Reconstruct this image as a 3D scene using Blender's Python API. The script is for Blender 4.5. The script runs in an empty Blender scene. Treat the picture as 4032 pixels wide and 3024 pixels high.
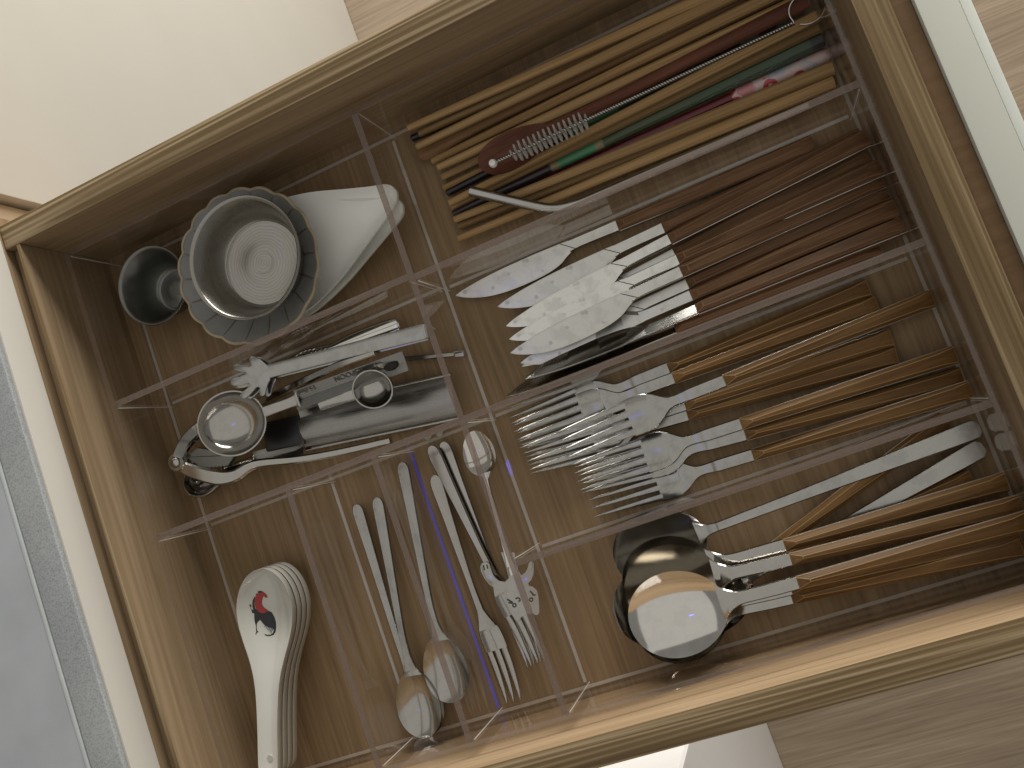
import bpy, bmesh, math, random
from math import sin, cos, pi, radians, sqrt, exp
from mathutils import Vector, Matrix
from mathutils.geometry import tessellate_polygon

random.seed(7)
MM = 0.001
scene = bpy.context.scene
COL = scene.collection

# ------------------------------------------------------------------ camera
CAM_R = ((0.9009844905767147, -0.3362873747450533, -0.2741126580938901),
         (-0.35209597096708556, -0.9359196417188529, -0.009102278483887248),
         (-0.25348643941829135, 0.10471497424882953, -0.9616545113496338))   # right, down, forward
CAM_C = Vector((157.796, 120.692, 527.801))        # millimetres, drawer floor = 0
CAM_F = 3662.0845                                   # focal length in photo pixels (4032 wide)
cam_data = bpy.data.cameras.new('camera')
cam = bpy.data.objects.new('camera', cam_data)
COL.objects.link(cam)
rx, ry, rz = (Vector(r) for r in CAM_R)
cam.matrix_world = Matrix(((rx.x, -ry.x, -rz.x, CAM_C.x * MM),
                           (rx.y, -ry.y, -rz.y, CAM_C.y * MM),
                           (rx.z, -ry.z, -rz.z, CAM_C.z * MM),
                           (0, 0, 0, 1)))
cam_data.sensor_width = 36
cam_data.lens = 36 * CAM_F / 4032
cam_data.clip_start = 0.02
cam_data.clip_end = 50
scene.camera = cam

# ------------------------------------------------------------------ world and lamps
world = bpy.data.worlds.new('World')
scene.world = world
world.use_nodes = True
bg = world.node_tree.nodes['Background']
bg.inputs[0].default_value = (1.0, 0.975, 0.92, 1)
bg.inputs[1].default_value = 0.22

def area(name, loc, target, sx, sy, power, color):
    d = bpy.data.lights.new(name, 'AREA')
    d.shape = 'RECTANGLE'; d.size = sx; d.size_y = sy; d.energy = power; d.color = color
    o = bpy.data.objects.new(name, d); COL.objects.link(o)
    o.location = loc
    o.rotation_euler = (Vector(target) - Vector(loc)).to_track_quat('-Z', 'Y').to_euler()
    return o
area('window_light', (0.68, 2.3, 0.42), (0.0, 0.15, 0.03), 1.5, 1.0, 115, (1.0, 0.985, 0.95))
area('ceiling_bounce_fill', (0.2, -0.35, 1.7), (0.2, -0.35, 0.0), 4.0, 4.0, 18, (1.0, 0.97, 0.90))  # added broad lamp in place of ceiling bounce, lends the metal contrast
area('violet_glint_light', (-0.33, 0.16, 1.35), (0.09, 0.14, 0.0), 0.03, 0.16, 0.09, (0.10, 0.07, 1.0))  # added unseen source, aimed to put blue glints on the fork necks

scene.view_settings.view_transform = 'Standard'
scene.view_settings.look = 'None'
scene.view_settings.exposure = 0.0
scene.view_settings.gamma = 1.0
scene.render.engine = 'CYCLES'
scene.cycles.transparent_max_bounces = 40
scene.cycles.max_bounces = 18
scene.cycles.glossy_bounces = 12
scene.cycles.diffuse_bounces = 5
scene.cycles.use_denoising = True

# ------------------------------------------------------------------ helpers
def at(u, v, z):
    """point at height z (mm above the drawer floor) that the photo shows at pixel u, v"""
    a, b = (u - 2016) / CAM_F, (v - 1512) / CAM_F
    d = rx * a + ry * b + rz
    t = (z - CAM_C.z) / d.z
    return CAM_C + d * t

def link(o, parent=None):
    COL.objects.link(o)
    if parent is not None:
        o.parent = parent
    return o

def mesh(name, verts, faces, mats, parent=None, smooth=40, midx=None, scale=MM):
    me = bpy.data.meshes.new(name)
    me.from_pydata([tuple(c * scale for c in v) for v in verts], [], faces)
    bm = bmesh.new(); bm.from_mesh(me)
    bmesh.ops.recalc_face_normals(bm, faces=bm.faces)
    bm.to_mesh(me); bm.free()
    if not isinstance(mats, (list, tuple)):
        mats = [mats]
    for m in mats:
        me.materials.append(m)
    if midx:
        for p, i in zip(me.polygons, midx):
            p.material_index = i
    if smooth:
        me.polygons.foreach_set('use_smooth', [True] * len(me.polygons))
        me.set_sharp_from_angle(angle=radians(smooth))
    me.update()
    o = bpy.data.objects.new(name, me)
    return link(o, parent)

def bevel(o, width, segs=2, angle=25, mat=-1):
    me = o.data
    bm = bmesh.new(); bm.from_mesh(me)
    ed = [e for e in bm.edges if len(e.link_faces) == 2 and e.calc_face_angle(0) > radians(angle)]
    bmesh.ops.bevel(bm, geom=ed, offset=width * MM, segments=segs, profile=0.6, affect='EDGES', clamp_overlap=True, material=mat)
    bm.to_mesh(me); bm.free()
    me.polygons.foreach_set('use_smooth', [True] * len(me.polygons))
    me.set_sharp_from_angle(angle=radians(35))
    return o

def tag(o, label, cat, group=None, kind=None):
    if label: o['label'] = label
    if cat: o['category'] = cat
    if group: o['group'] = group
    if kind: o['kind'] = kind
    return o

def thing(name, label, cat, origin=(0, 0, 0), group=None):
    o = bpy.data.objects.new(name, None)
    o.empty_display_size = 0.01
    link(o)
    o.location = Vector(origin) * MM
    return tag(o, label, cat, group)

def frame(o, p0, p1, roll=0.0):
    """local x runs from p0 to p1 (mm), local z up"""
    p0, p1 = Vector(p0), Vector(p1)
    x = (p1 - p0).normalized()
    y = Vector((0, 0, 1)).cross(x).normalized()
    z = x.cross(y)
    m = Matrix((x, y, z)).transposed().to_4x4()
    m = m @ Matrix.Rotation(radians(roll), 4, 'X')
    m.translation = p0 * MM
    o.matrix_world = m
    return o

def box(x0, x1, y0, y1, z0, z1):
    v = [(x, y, z) for x in (x0, x1) for y in (y0, y1) for z in (z0, z1)]
    f = [(0, 1, 3, 2), (4, 6, 7, 5), (0, 4, 5, 1), (2, 3, 7, 6), (0, 2, 6, 4), (1, 5, 7, 3)]
    return v, f

def boxo(name, b, mat, parent=None, bev=0, segs=2):
    v, f = box(*b)
    o = mesh(name, v, f, mat, parent, smooth=None)
    if bev: bevel(o, bev, segs)
    return o

def loft(rings, caps=True, closed=True):
    n = len(rings[0]); v = []; f = []
    for r in rings: v += r
    for i in range(len(rings) - 1):
        for j in range(n if closed else n - 1):
            k = (j + 1) % n
            f.append((i * n + j, i * n + k, (i + 1) * n + k, (i + 1) * n + j))
    if caps:
        f.append(tuple(range(n))); f.append(tuple(range((len(rings) - 1) * n, len(rings) * n)))
    return v, f

def plate_ring(x, y0, y1, z, t, b=0.35):
    """lens-like flat cross-section between y0 and y1"""
    h = t / 2; w = (y1 - y0); e = min(b * 1.6, w * 0.3)
    return [(x, y0, z - h * 0.35), (x, y0 + e, z - h), (x, y1 - e, z - h), (x, y1, z - h * 0.35),
            (x, y1, z + h * 0.35), (x, y1 - e, z + h), (x, y0 + e, z + h), (x, y0, z + h * 0.35)]

def smooth_stations(st, n=6):
    """Catmull-Rom through tuples"""
    out = []
    for i in range(len(st) - 1):
        p0 = st[max(i - 1, 0)]; p1 = st[i]; p2 = st[i + 1]; p3 = st[min(i + 2, len(st) - 1)]
        for k in range(n):
            t = k / n
            out.append(tuple(0.5 * (2 * b + (c - a) * t + (2 * a - 5 * b + 4 * c - d) * t * t + (3 * b - a - 3 * c + d) * t ** 3)
                             for a, b, c, d in zip(p0, p1, p2, p3)))
    out.append(tuple(st[-1]))
    return out

def bowl(name, cx, cz, lx, wy, depth, thick, mat, parent=None, egg=0.0, p=1.0, nr=14, nt=56, tilt=0.0, rim_drop=0.0):
    """open shell: rim in the plane z = cz, centre cx on the local x axis"""
    v = []; f = []
    def pt(r, a, off):
        c, s = cos(a), sin(a)
        x = lx * c * r; y = wy * s * r * (1 - egg * c)
        z = -depth * (1 - r * r) ** p - off + rim_drop * (x / lx) ** 2
        x2 = x * cos(tilt) - z * sin(tilt); z2 = x * sin(tilt) + z * cos(tilt)
        return (cx + x2, y, cz + z2)
    def sheet(off, rs):
        base = len(v)
        v.append(pt(0, 0, off))
        for i in range(1, nr + 1):
            for j in range(nt):
                v.append(pt(i / nr * rs, 2 * pi * j / nt, off))
        for j in range(nt):
            f.append((base, base + 1 + j, base + 1 + (j + 1) % nt))
        for i in range(nr - 1):
            for j in range(nt):
                a = base + 1 + i * nt; k = (j + 1) % nt
                f.append((a + j, a + nt + j, a + nt + k, a + k))
        return base + 1 + (nr - 1) * nt
    a = sheet(0, 1.0); b = sheet(thick, 1.0)
    for j in range(nt):
        k = (j + 1) % nt
        f.append((a + j, b + j, b + k, a + k))
    return mesh(name, v, f, mat, parent, smooth=50)

def lathe(name, profile, mat, parent=None, nt=72, rfun=None, loc=(0, 0, 0), smooth=35, zfun=None):
    v = []; f = []
    n = len(profile)
    for j in range(nt):
        a = 2 * pi * j / nt
        for i, (r, z) in enumerate(profile):
            k = rfun(a, r, z) if rfun else 1.0
            zz = z + (zfun(a, r, z) if zfun else 0)
            v.append((loc[0] + r * k * cos(a), loc[1] + r * k * sin(a), loc[2] + zz))
    for j in range(nt):
        k = (j + 1) % nt
        for i in range(n - 1):
            f.append((j * n + i, k * n + i, k * n + i + 1, j * n + i + 1))
    return mesh(name, v, f, mat, parent, smooth=smooth)

def trough(name, st, thick, mat, parent=None, nt=14, p=1.0, lip=0.0):
    """st: (x, yc, half width, rim z, depth); open shell along x"""
    v = []; f = []
    for off in (0, 1):
        for (x, yc, hw, zr, d) in st:
            for j in range(nt + 1):
                t = -1 + 2 * j / nt
                tt = math.copysign(abs(t) ** 0.85, t)
                v.append((x, yc + hw * tt, zr - d * (1 - abs(tt) ** (2 * p)) - (thick if off else 0)))
    n = nt + 1; m = len(st); q = n * m
    for i in range(m - 1):
        for j in range(nt):
            a = i * n + j
            f.append((a, a + 1, a + n + 1, a + n)); f.append((q + a, q + a + n, q + a + n + 1, q + a + 1))
    for i in range(m - 1):
        for j in (0, nt):
            a = i * n + j
            f.append((a, a + n, q + a + n, q + a))
    for i in (0, m - 1):
        for j in range(nt):
            a = i * n + j
            f.append((a, q + a, q + a + 1, a + 1))
    return mesh(name, v, f, mat, parent, smooth=50)

def sweep(name, pts, wid, thk, mat, parent=None, round_=False, nseg=8, up=(0, 0, 1), smooth=40, caps=True):
    """bar along a 3D path (mm); wid/thk: full width and thickness at each point"""
    P = [Vector(p) for p in pts]; n = len(P)
    if not isinstance(wid, (list, tuple)): wid = [wid] * n
    if not isinstance(thk, (list, tuple)): thk = [thk] * n
    rings = []
    U = Vector(up)
    for i, p in enumerate(P):
        t = (P[min(i + 1, n - 1)] - P[max(i - 1, 0)]).normalized()
        s = U.cross(t)
        s = s.normalized() if s.length > 1e-6 else Vector((1, 0, 0))
        k = t.cross(s)
        w, h = wid[i] / 2, thk[i] / 2
        if round_:
            ring = [p + s * (w * cos(2 * pi * j / nseg)) + k * (h * sin(2 * pi * j / nseg)) for j in range(nseg)]
        else:
            e = min(w, h) * 0.45
            ring = [p + s * a + k * b for a, b in ((-w, -h + e), (-w + e, -h), (w - e, -h), (w, -h + e), (w, h - e), (w - e, h), (-w + e, h), (-w, h - e))]
        rings.append([tuple(q) for q in ring])
    v, f = loft(rings, caps)
    return mesh(name, v, f, mat, parent, smooth=smooth)

def spline(pts, n=8):
    return smooth_stations([tuple(p) for p in pts], n)

def extrude_poly(name, poly, z0, z1, mat, parent=None, bev=0):
    n = len(poly)
    v = [(x, y, z0) for x, y in poly] + [(x, y, z1) for x, y in poly]
    f = [tuple(range(n))[::-1], tuple(range(n, 2 * n))] + [(i, (i + 1) % n, n + (i + 1) % n, n + i) for i in range(n)]
    o = mesh(name, v, f, mat, parent, smooth=None)
    if bev: bevel(o, bev, 2, 40)
    return o

# ------------------------------------------------------------------ materials
def nodes_of(name):
    m = bpy.data.materials.new(name); m.use_nodes = True
    nt = m.node_tree
    return m, nt, nt.nodes, nt.links, nt.nodes['Principled BSDF']

def N(nt, kind, **kw):
    n = nt.nodes.new(kind)
    for k, v in kw.items():
        if k in n.inputs: n.inputs[k].default_value = v
        else: setattr(n, k, v)
    return n

def ramp(nt, stops):
    r = nt.nodes.new('ShaderNodeValToRGB')
    while len(r.color_ramp.elements) < len(stops):
        r.color_ramp.elements.new(0.5)
    for e, (p, c) in zip(r.color_ramp.elements, stops):
        e.position = p; e.color = (*c, 1)
    return r

def wood(name, dark, mid, light, axis, fine=420, along=9, rough=0.5, bump=0.25, rings=0.5, coord='Object', rand=0.0, lines=0.0, spec=0.14):
    """grain runs along axis; fine = streaks per metre across"""
    m, nt, nd, lk, bsdf = nodes_of(name)
    tc = N(nt, 'ShaderNodeTexCoord')
    src = tc.outputs[coord]
    if rand:
        oi = N(nt, 'ShaderNodeObjectInfo')
        mul = N(nt, 'ShaderNodeVectorMath', operation='SCALE'); mul.inputs[3].default_value = 3.1
        cmb = N(nt, 'ShaderNodeCombineXYZ')
        for i in range(3): lk.new(oi.outputs['Random'], cmb.inputs[i])
        lk.new(cmb.outputs[0], mul.inputs[0])
        add = N(nt, 'ShaderNodeVectorMath', operation='ADD')
        lk.new(src, add.inputs[0]); lk.new(mul.outputs[0], add.inputs[1]); src = add.outputs[0]
    def scaled(a, c):
        mp = N(nt, 'ShaderNodeMapping')
        s = [c, c, c]; s['XYZ'.index(axis)] = a
        mp.inputs['Scale'].default_value = s
        lk.new(src, mp.inputs['Vector']); return mp
    m1 = scaled(along, fine)
    n1 = N(nt, 'ShaderNodeTexNoise', Scale=1.0, Detail=6.0, Roughness=0.65, Distortion=0.4)
    lk.new(m1.outputs[0], n1.inputs['Vector'])
    m2 = scaled(along * 0.35, fine * 0.10)
    n2 = N(nt, 'ShaderNodeTexNoise', Scale=1.0, Detail=3.0, Roughness=0.5, Distortion=1.2)
    lk.new(m2.outputs[0], n2.inputs['Vector'])
    mx = N(nt, 'ShaderNodeMix', data_type='FLOAT'); mx.inputs[0].default_value = rings
    lk.new(n1.outputs[0], mx.inputs[2]); lk.new(n2.outputs[0], mx.inputs[3])
    val = mx.outputs[0]
    if lines:
        m3 = scaled(along * 0.35, fine * 0.22)
        wv = N(nt, 'ShaderNodeTexNoise', Scale=1.0, Detail=1.0, Roughness=0.4, Distortion=0.3)
        lk.new(m3.outputs[0], wv.inputs['Vector'])
        sn = N(nt, 'ShaderNodeMath', operation='MULTIPLY'); sn.inputs[1].default_value = 48
        lk.new(wv.outputs[0], sn.inputs[0])
        si = N(nt, 'ShaderNodeMath', operation='SINE'); lk.new(sn.outputs[0], si.inputs[0])
        sc = N(nt, 'ShaderNodeMath', operation='MULTIPLY_ADD'); sc.inputs[1].default_value = 0.13 * lines; 
        lk.new(si.outputs[0], sc.inputs[0]); lk.new(val, sc.inputs[2]); val = sc.outputs[0]
    r = ramp(nt, [(0.30, dark), (0.5, mid), (0.70, light)])
    lk.new(val, r.inputs[0])
    col = r.outputs[0]
    if rand:
        hs = N(nt, 'ShaderNodeHueSaturation')
        mr = N(nt, 'ShaderNodeMapRange'); mr.inputs[3].default_value = 1 - rand; mr.inputs[4].default_value = 1 + rand
        lk.new(oi.outputs['Random'], mr.inputs[0]); lk.new(mr.outputs[0], hs.inputs['Value'])
        lk.new(col, hs.inputs['Color']); col = hs.outputs[0]
    lk.new(col, bsdf.inputs['Base Color'])
    bsdf.inputs['Roughness'].default_value = rough
    bsdf.inputs['Specular IOR Level'].default_value = spec
    bp = N(nt, 'ShaderNodeBump', Strength=bump, Distance=0.0006)
    lk.new(val, bp.inputs['Height']); lk.new(bp.outputs[0], bsdf.inputs['Normal'])
    return m

def metal(name, color, rough, stain=0.0, brushed=None, bump=0.0, spots=0.0):
    m, nt, nd, lk, bsdf = nodes_of(name)
    bsdf.inputs['Metallic'].default_value = 1.0
    tc = N(nt, 'ShaderNodeTexCoord')
    n = N(nt, 'ShaderNodeTexNoise', Scale=110.0, Detail=5.0, Roughness=0.6)
    n2 = N(nt, 'ShaderNodeTexNoise', Scale=600.0, Detail=2.0)
    if brushed:
        mp = N(nt, 'ShaderNodeMapping'); mp.inputs['Scale'].default_value = brushed
        lk.new(tc.outputs['Object'], mp.inputs[0]); lk.new(mp.outputs[0], n2.inputs['Vector'])
        n2.inputs['Scale'].default_value = 1.0
    else:
        lk.new(tc.outputs['Object'], n2.inputs['Vector'])
    lk.new(tc.outputs['Object'], n.inputs['Vector'])
    mr = N(nt, 'ShaderNodeMapRange'); mr.inputs[1].default_value = 0.35; mr.inputs[2].default_value = 0.7
    mr.inputs[3].default_value = rough * 0.85; mr.inputs[4].default_value = rough * 1.2 + 0.01
    mixn = N(nt, 'ShaderNodeMix', data_type='FLOAT'); mixn.inputs[0].default_value = 0.12 if not brushed else 0.8
    lk.new(n.outputs[0], mixn.inputs[2]); lk.new(n2.outputs[0], mixn.inputs[3])
    lk.new(mixn.outputs[0], mr.inputs[0]); lk.new(mr.outputs[0], bsdf.inputs['Roughness'])
    c2 = tuple(c * (1 - stain) for c in color)
    r = ramp(nt, [(0.40, c2), (0.52, color)])
    lk.new(n.outputs[0], r.inputs[0])
    col = r.outputs[0]
    if spots:
        vo = N(nt, 'ShaderNodeTexVoronoi', Scale=105.0, Randomness=1.0); lk.new(tc.outputs['Object'], vo.inputs['Vector'])
        wob = N(nt, 'ShaderNodeMath', operation='MULTIPLY_ADD'); wob.inputs[1].default_value = 0.12
        lk.new(n2.outputs[0], wob.inputs[0]); lk.new(vo.outputs['Distance'], wob.inputs[2])
        rs = ramp(nt, [(0.16, (1 - spots,) * 3), (0.20, (1 - spots * 0.5,) * 3), (0.23, (1, 1, 1))]); lk.new(wob.outputs[0], rs.inputs[0])
        mm = N(nt, 'ShaderNodeMix', data_type='RGBA', blend_type='MULTIPLY'); mm.inputs[0].default_value = 1
        lk.new(col, mm.inputs[6]); lk.new(rs.outputs[0], mm.inputs[7]); col = mm.outputs[2]
    lk.new(col, bsdf.inputs['Base Color'])
    if bump or brushed:
        bp = N(nt, 'ShaderNodeBump', Strength=bump or 0.15, Distance=0.0002)
        lk.new(n2.outputs[0], bp.inputs['Height']); lk.new(bp.outputs[0], bsdf.inputs['Normal'])
    return m

def plain(name, color, rough=0.5, var=0.06, scale=40, spec=0.5, bump=0.0, coat=0.0):
    m, nt, nd, lk, bsdf = nodes_of(name)
    tc = N(nt, 'ShaderNodeTexCoord')
    n = N(nt, 'ShaderNodeTexNoise', Scale=float(scale), Detail=4.0)
    lk.new(tc.outputs['Object'], n.inputs['Vector'])
    r = ramp(nt, [(0.3, tuple(c * (1 - var) for c in color)), (0.7, tuple(min(1, c * (1 + var)) for c in color))])
    lk.new(n.outputs[0], r.inputs[0]); lk.new(r.outputs[0], bsdf.inputs['Base Color'])
    bsdf.inputs['Roughness'].default_value = rough
    bsdf.inputs['Specular IOR Level'].default_value = spec
    if coat:
        bsdf.inputs['Coat Weight'].default_value = coat; bsdf.inputs['Coat Roughness'].default_value = 0.08
    if bump:
        bp = N(nt, 'ShaderNodeBump', Strength=bump, Distance=0.0004)
        lk.new(n.outputs[0], bp.inputs['Height']); lk.new(bp.outputs[0], bsdf.inputs['Normal'])
    return m

def clear_sheet(name, tint, gloss_boost=1.0, haze=0.0, haze_col=(0.6, 0.55, 0.52)):
    m, nt, nd, lk, bsdf = nodes_of(name)
    out = nd['Material Output']; nd.remove(bsdf)
    tr = N(nt, 'ShaderNodeBsdfTransparent'); tr.inputs[0].default_value = (*tint, 1)
    gl = N(nt, 'ShaderNodeBsdfGlossy'); gl.inputs['Roughness'].default_value = 0.015
    gl.inputs[0].default_value = (1, 1, 1, 1)
    fr = N(nt, 'ShaderNodeFresnel')
    ge = N(nt, 'ShaderNodeNewGeometry')
    io = N(nt, 'ShaderNodeMix', data_type='FLOAT'); io.inputs[2].default_value = 1.49; io.inputs[3].default_value = 1 / 1.49
    lk.new(ge.outputs['Backfacing'], io.inputs[0]); lk.new(io.outputs[0], fr.inputs[0])
    mu = N(nt, 'ShaderNodeMath', operation='MULTIPLY'); mu.inputs[1].default_value = gloss_boost; mu.use_clamp = True
    lk.new(fr.outputs[0], mu.inputs[0])
    mx = N(nt, 'ShaderNodeMixShader')
    lk.new(mu.outputs[0], mx.inputs[0]); lk.new(tr.outputs[0], mx.inputs[1]); lk.new(gl.outputs[0], mx.inputs[2])
    last = mx
    if haze:
        df = N(nt, 'ShaderNodeBsdfDiffuse'); df.inputs[0].default_value = (*haze_col, 1)
        tl = N(nt, 'ShaderNodeBsdfTranslucent'); tl.inputs[0].default_value = (*haze_col, 1)
        m2 = N(nt, 'ShaderNodeMixShader'); m2.inputs[0].default_value = 0.5
        lk.new(df.outputs[0], m2.inputs[1]); lk.new(tl.outputs[0], m2.inputs[2])
        m3 = N(nt, 'ShaderNodeMixShader'); m3.inputs[0].default_value = haze
        lk.new(mx.outputs[0], m3.inputs[1]); lk.new(m2.outputs[0], m3.inputs[2]); last = m3
    lk.new(last.outputs[0], out.inputs[0])
    return m

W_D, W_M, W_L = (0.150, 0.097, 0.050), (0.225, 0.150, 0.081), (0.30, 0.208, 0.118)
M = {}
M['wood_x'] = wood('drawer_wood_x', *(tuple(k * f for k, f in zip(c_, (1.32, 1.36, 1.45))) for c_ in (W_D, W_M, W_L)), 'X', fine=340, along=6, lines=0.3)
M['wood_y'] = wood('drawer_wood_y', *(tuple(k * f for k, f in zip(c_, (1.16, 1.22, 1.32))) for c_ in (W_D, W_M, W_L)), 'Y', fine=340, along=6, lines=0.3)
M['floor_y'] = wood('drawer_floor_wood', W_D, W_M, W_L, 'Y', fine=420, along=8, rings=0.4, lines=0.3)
EL = ((0.10, 0.064, 0.029), (0.165, 0.112, 0.055), (0.36, 0.275, 0.165))  # palest grain tone also holds light caught along the ridges
M['edge_x'] = wood('edge_band_x', *EL, 'X', fine=420, along=4, rings=0.45, bump=0.6, lines=0.8)
M['edge_y'] = wood('edge_band_y', *EL, 'Y', fine=420, along=4, rings=0.4, bump=0.5, lines=0.5)
M['brown_y'] = wood('brown_board', (0.09, 0.053, 0.026), (0.125, 0.074, 0.036), (0.16, 0.098, 0.05), 'X', fine=200, along=12)
M['laminate'] = wood('floor_laminate', (0.135, 0.099, 0.066), (0.200, 0.152, 0.104), (0.27, 0.212, 0.150), 'X', fine=240, along=7, rings=0.5, lines=0.35, bump=0.1)
M['bamboo'] = wood('bamboo', (0.16, 0.090, 0.035), (0.285, 0.178, 0.078), (0.385, 0.258, 0.124), 'X', fine=700, along=8, rough=0.42, rand=0.3)
M['knife_wood'] = wood('red_brown_wood', (0.048, 0.024, 0.011), (0.128, 0.067, 0.031), (0.215, 0.122, 0.062), 'X', fine=900, along=30, rough=0.45, rand=0.15)
M['fork_wood'] = wood('golden_brown_wood', (0.062, 0.030, 0.010), (0.145, 0.075, 0.026), (0.235, 0.135, 0.052), 'X', fine=900, along=26, rough=0.4, rand=0.15)
M['knife_worn'] = wood('red_brown_wood_worn', (0.13, 0.066, 0.034), (0.18, 0.094, 0.052), (0.23, 0.126, 0.072), 'X', fine=900, along=30, rough=0.45)
M['fork_worn'] = wood('golden_wood_worn', (0.20, 0.12, 0.05), (0.29, 0.18, 0.08), (0.37, 0.24, 0.11), 'X', fine=900, along=26, rough=0.4)
M['spoon_wood'] = wood('mahogany', (0.055, 0.020, 0.012), (0.115, 0.042, 0.024), (0.18, 0.075, 0.045), 'X', fine=600, along=15, rough=0.38)
M['tan_wood'] = wood('tan_wood', (0.12, 0.06, 0.025), (0.22, 0.12, 0.055), (0.30, 0.18, 0.09), 'X', fine=500, along=12, rough=0.45)
M['satin'] = metal('satin_steel', (0.40, 0.395, 0.368), 0.23, stain=0.12, spots=0.15)
M['blade'] = metal('blade_steel', (0.62, 0.615, 0.57), 0.32, stain=0.12, spots=0.3)
M['soft_blade'] = metal('bright_blade_steel', (0.74, 0.73, 0.69), 0.22, stain=0.16, spots=0.22)
M['polish'] = metal('polished_steel', (0.68, 0.66, 0.62), 0.08, stain=0.05)
M['soft_polish'] = metal('worn_polished_steel', (0.42, 0.405, 0.375), 0.14, stain=0.06)
M['brushed'] = metal('brushed_steel', (0.30, 0.29, 0.268), 0.30, stain=0.05, brushed=(40, 1600, 1600))
M['spun'] = metal('spun_steel', (0.30, 0.285, 0.252), 0.26, stain=0.03)
M['dark_steel'] = metal('dark_steel', (0.19, 0.192, 0.175), 0.36, stain=0.04)
M['porcelain'] = plain('white_porcelain', (0.86, 0.855, 0.80), 0.22, var=0.02, coat=0.5)
M['glaze'] = plain('grey_glaze', (0.20, 0.20, 0.185), 0.28, var=0.12, scale=60)
M['glaze_line'] = plain('brown_glaze_line', (0.13, 0.105, 0.08), 0.35)
M['rim_tan'] = plain('bare_tan_rim', (0.36, 0.29, 0.19), 0.4, var=0.2, scale=90)
M['white'] = plain('white_lacquer', (0.50, 0.497, 0.425), 0.35, var=0.01)
M['white_chamfer'] = plain('white_lacquer_edge', (0.60, 0.61, 0.55), 0.3, var=0.01)
M['cream'] = plain('cream_laminate', (0.52, 0.49, 0.43), 0.45, var=0.015, scale=12)
M['tan'] = plain('tan_edge', (0.42, 0.32, 0.21), 0.5, var=0.05)
M['appliance'] = plain('white_enamel', (0.66, 0.64, 0.61), 0.3, var=0.01)
M['black'] = plain('black_lacquer_and_shadow', (0.012, 0.011, 0.011), 0.3)
M['shadow_gap'] = plain('dark_cavity', (0.02, 0.016, 0.012), 0.8)
M['engrave'] = plain('engraved_dark', (0.03, 0.03, 0.03), 0.6)
M['stamped'] = metal('stamped_steel', (0.2, 0.19, 0.175), 0.4)
M['hole_grey'] = plain('hole_shade_glaze', (0.40, 0.39, 0.35), 0.3)
M['spoon_china'] = plain('soup_spoon_porcelain', (0.50, 0.49, 0.44), 0.2, var=0.02, coat=0.5)
M['stone_smooth'] = plain('smooth_stone', (0.33, 0.345, 0.355), 0.3, var=0.08, scale=30)
M['print_red'] = plain('red_print', (0.30, 0.018, 0.014), 0.25, var=0.1)
M['print_black'] = plain('black_print', (0.008, 0.008, 0.008), 0.3)
M['bead'] = plain('white_bead', (0.8, 0.8, 0.76), 0.3)
M['bristle'] = clear_sheet('nylon_bristle', (1, 1, 1), 0.5, haze=0.42, haze_col=(0.62, 0.60, 0.55))
M['acrylic'] = clear_sheet('clear_acrylic', (0.99, 0.987, 0.983), 0.6, haze=0.001)
M['acrylic_edge'] = clear_sheet('acrylic_cut_edge', (0.86, 0.80, 0.78), 1.0, haze=0.34, haze_col=(0.34, 0.265, 0.215))
M['acrylic_edge_clear'] = clear_sheet('acrylic_polished_edge', (0.95, 0.93, 0.92), 0.8, haze=0.13, haze_col=(0.34, 0.27, 0.22))
M['seam_glint'] = clear_sheet('acrylic_glint', (1, 1, 1), 1.5, haze=0.5, haze_col=(0.9, 0.87, 0.82))  # bright reflections along panel edges, put into a pale haze colour
M['violet_glow'] = clear_sheet('acrylic_violet_glow', (0.8, 0.8, 1), 1.5, haze=0.8, haze_col=(0.30, 0.26, 1.0))  # violet light along one divider foot, put into the haze colour

def speckled():
    m, nt, nd, lk, bsdf = nodes_of('speckled_stone')
    tc = N(nt, 'ShaderNodeTexCoord')
    n = N(nt, 'ShaderNodeTexNoise', Scale=1200.0, Detail=2.0)
    n2 = N(nt, 'ShaderNodeTexNoise', Scale=25.0, Detail=3.0)
    lk.new(tc.outputs['Object'], n.inputs['Vector']); lk.new(tc.outputs['Object'], n2.inputs['Vector'])
    r = ramp(nt, [(0.33, (0.25, 0.26, 0.258)), (0.5, (0.335, 0.348, 0.344)), (0.62, (0.37, 0.383, 0.378))])
    lk.new(n.outputs[0], r.inputs[0])
    v = N(nt, 'ShaderNodeTexVoronoi', Scale=26.0, Randomness=1.0)
    lk.new(tc.outputs['Object'], v.inputs['Vector'])
    r2 = ramp(nt, [(0.028, (0.15, 0.15, 0.15)), (0.04, (1, 1, 1))])
    lk.new(v.outputs['Distance'], r2.inputs[0])
    mx = N(nt, 'ShaderNodeMix', data_type='RGBA', blend_type='MULTIPLY'); mx.inputs[0].default_value = 1
    lk.new(r.outputs[0], mx.inputs[6]); lk.new(r2.outputs[0], mx.inputs[7])
    r3 = ramp(nt, [(0.3, (0.86, 0.86, 0.87)), (0.7, (1, 1, 1))]); lk.new(n2.outputs[0], r3.inputs[0])
    mx2 = N(nt, 'ShaderNodeMix', data_type='RGBA', blend_type='MULTIPLY'); mx2.inputs[0].default_value = 1
    lk.new(mx.outputs[2], mx2.inputs[6]); lk.new(r3.outputs[0], mx2.inputs[7])
    lk.new(mx2.outputs[2], bsdf.inputs['Base Color'])
    bsdf.inputs['Roughness'].default_value = 0.35
    return m
M['stone'] = speckled()
M['stone_line'] = plain('stone_edge_line', (0.44, 0.46, 0.45), 0.3)

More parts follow.
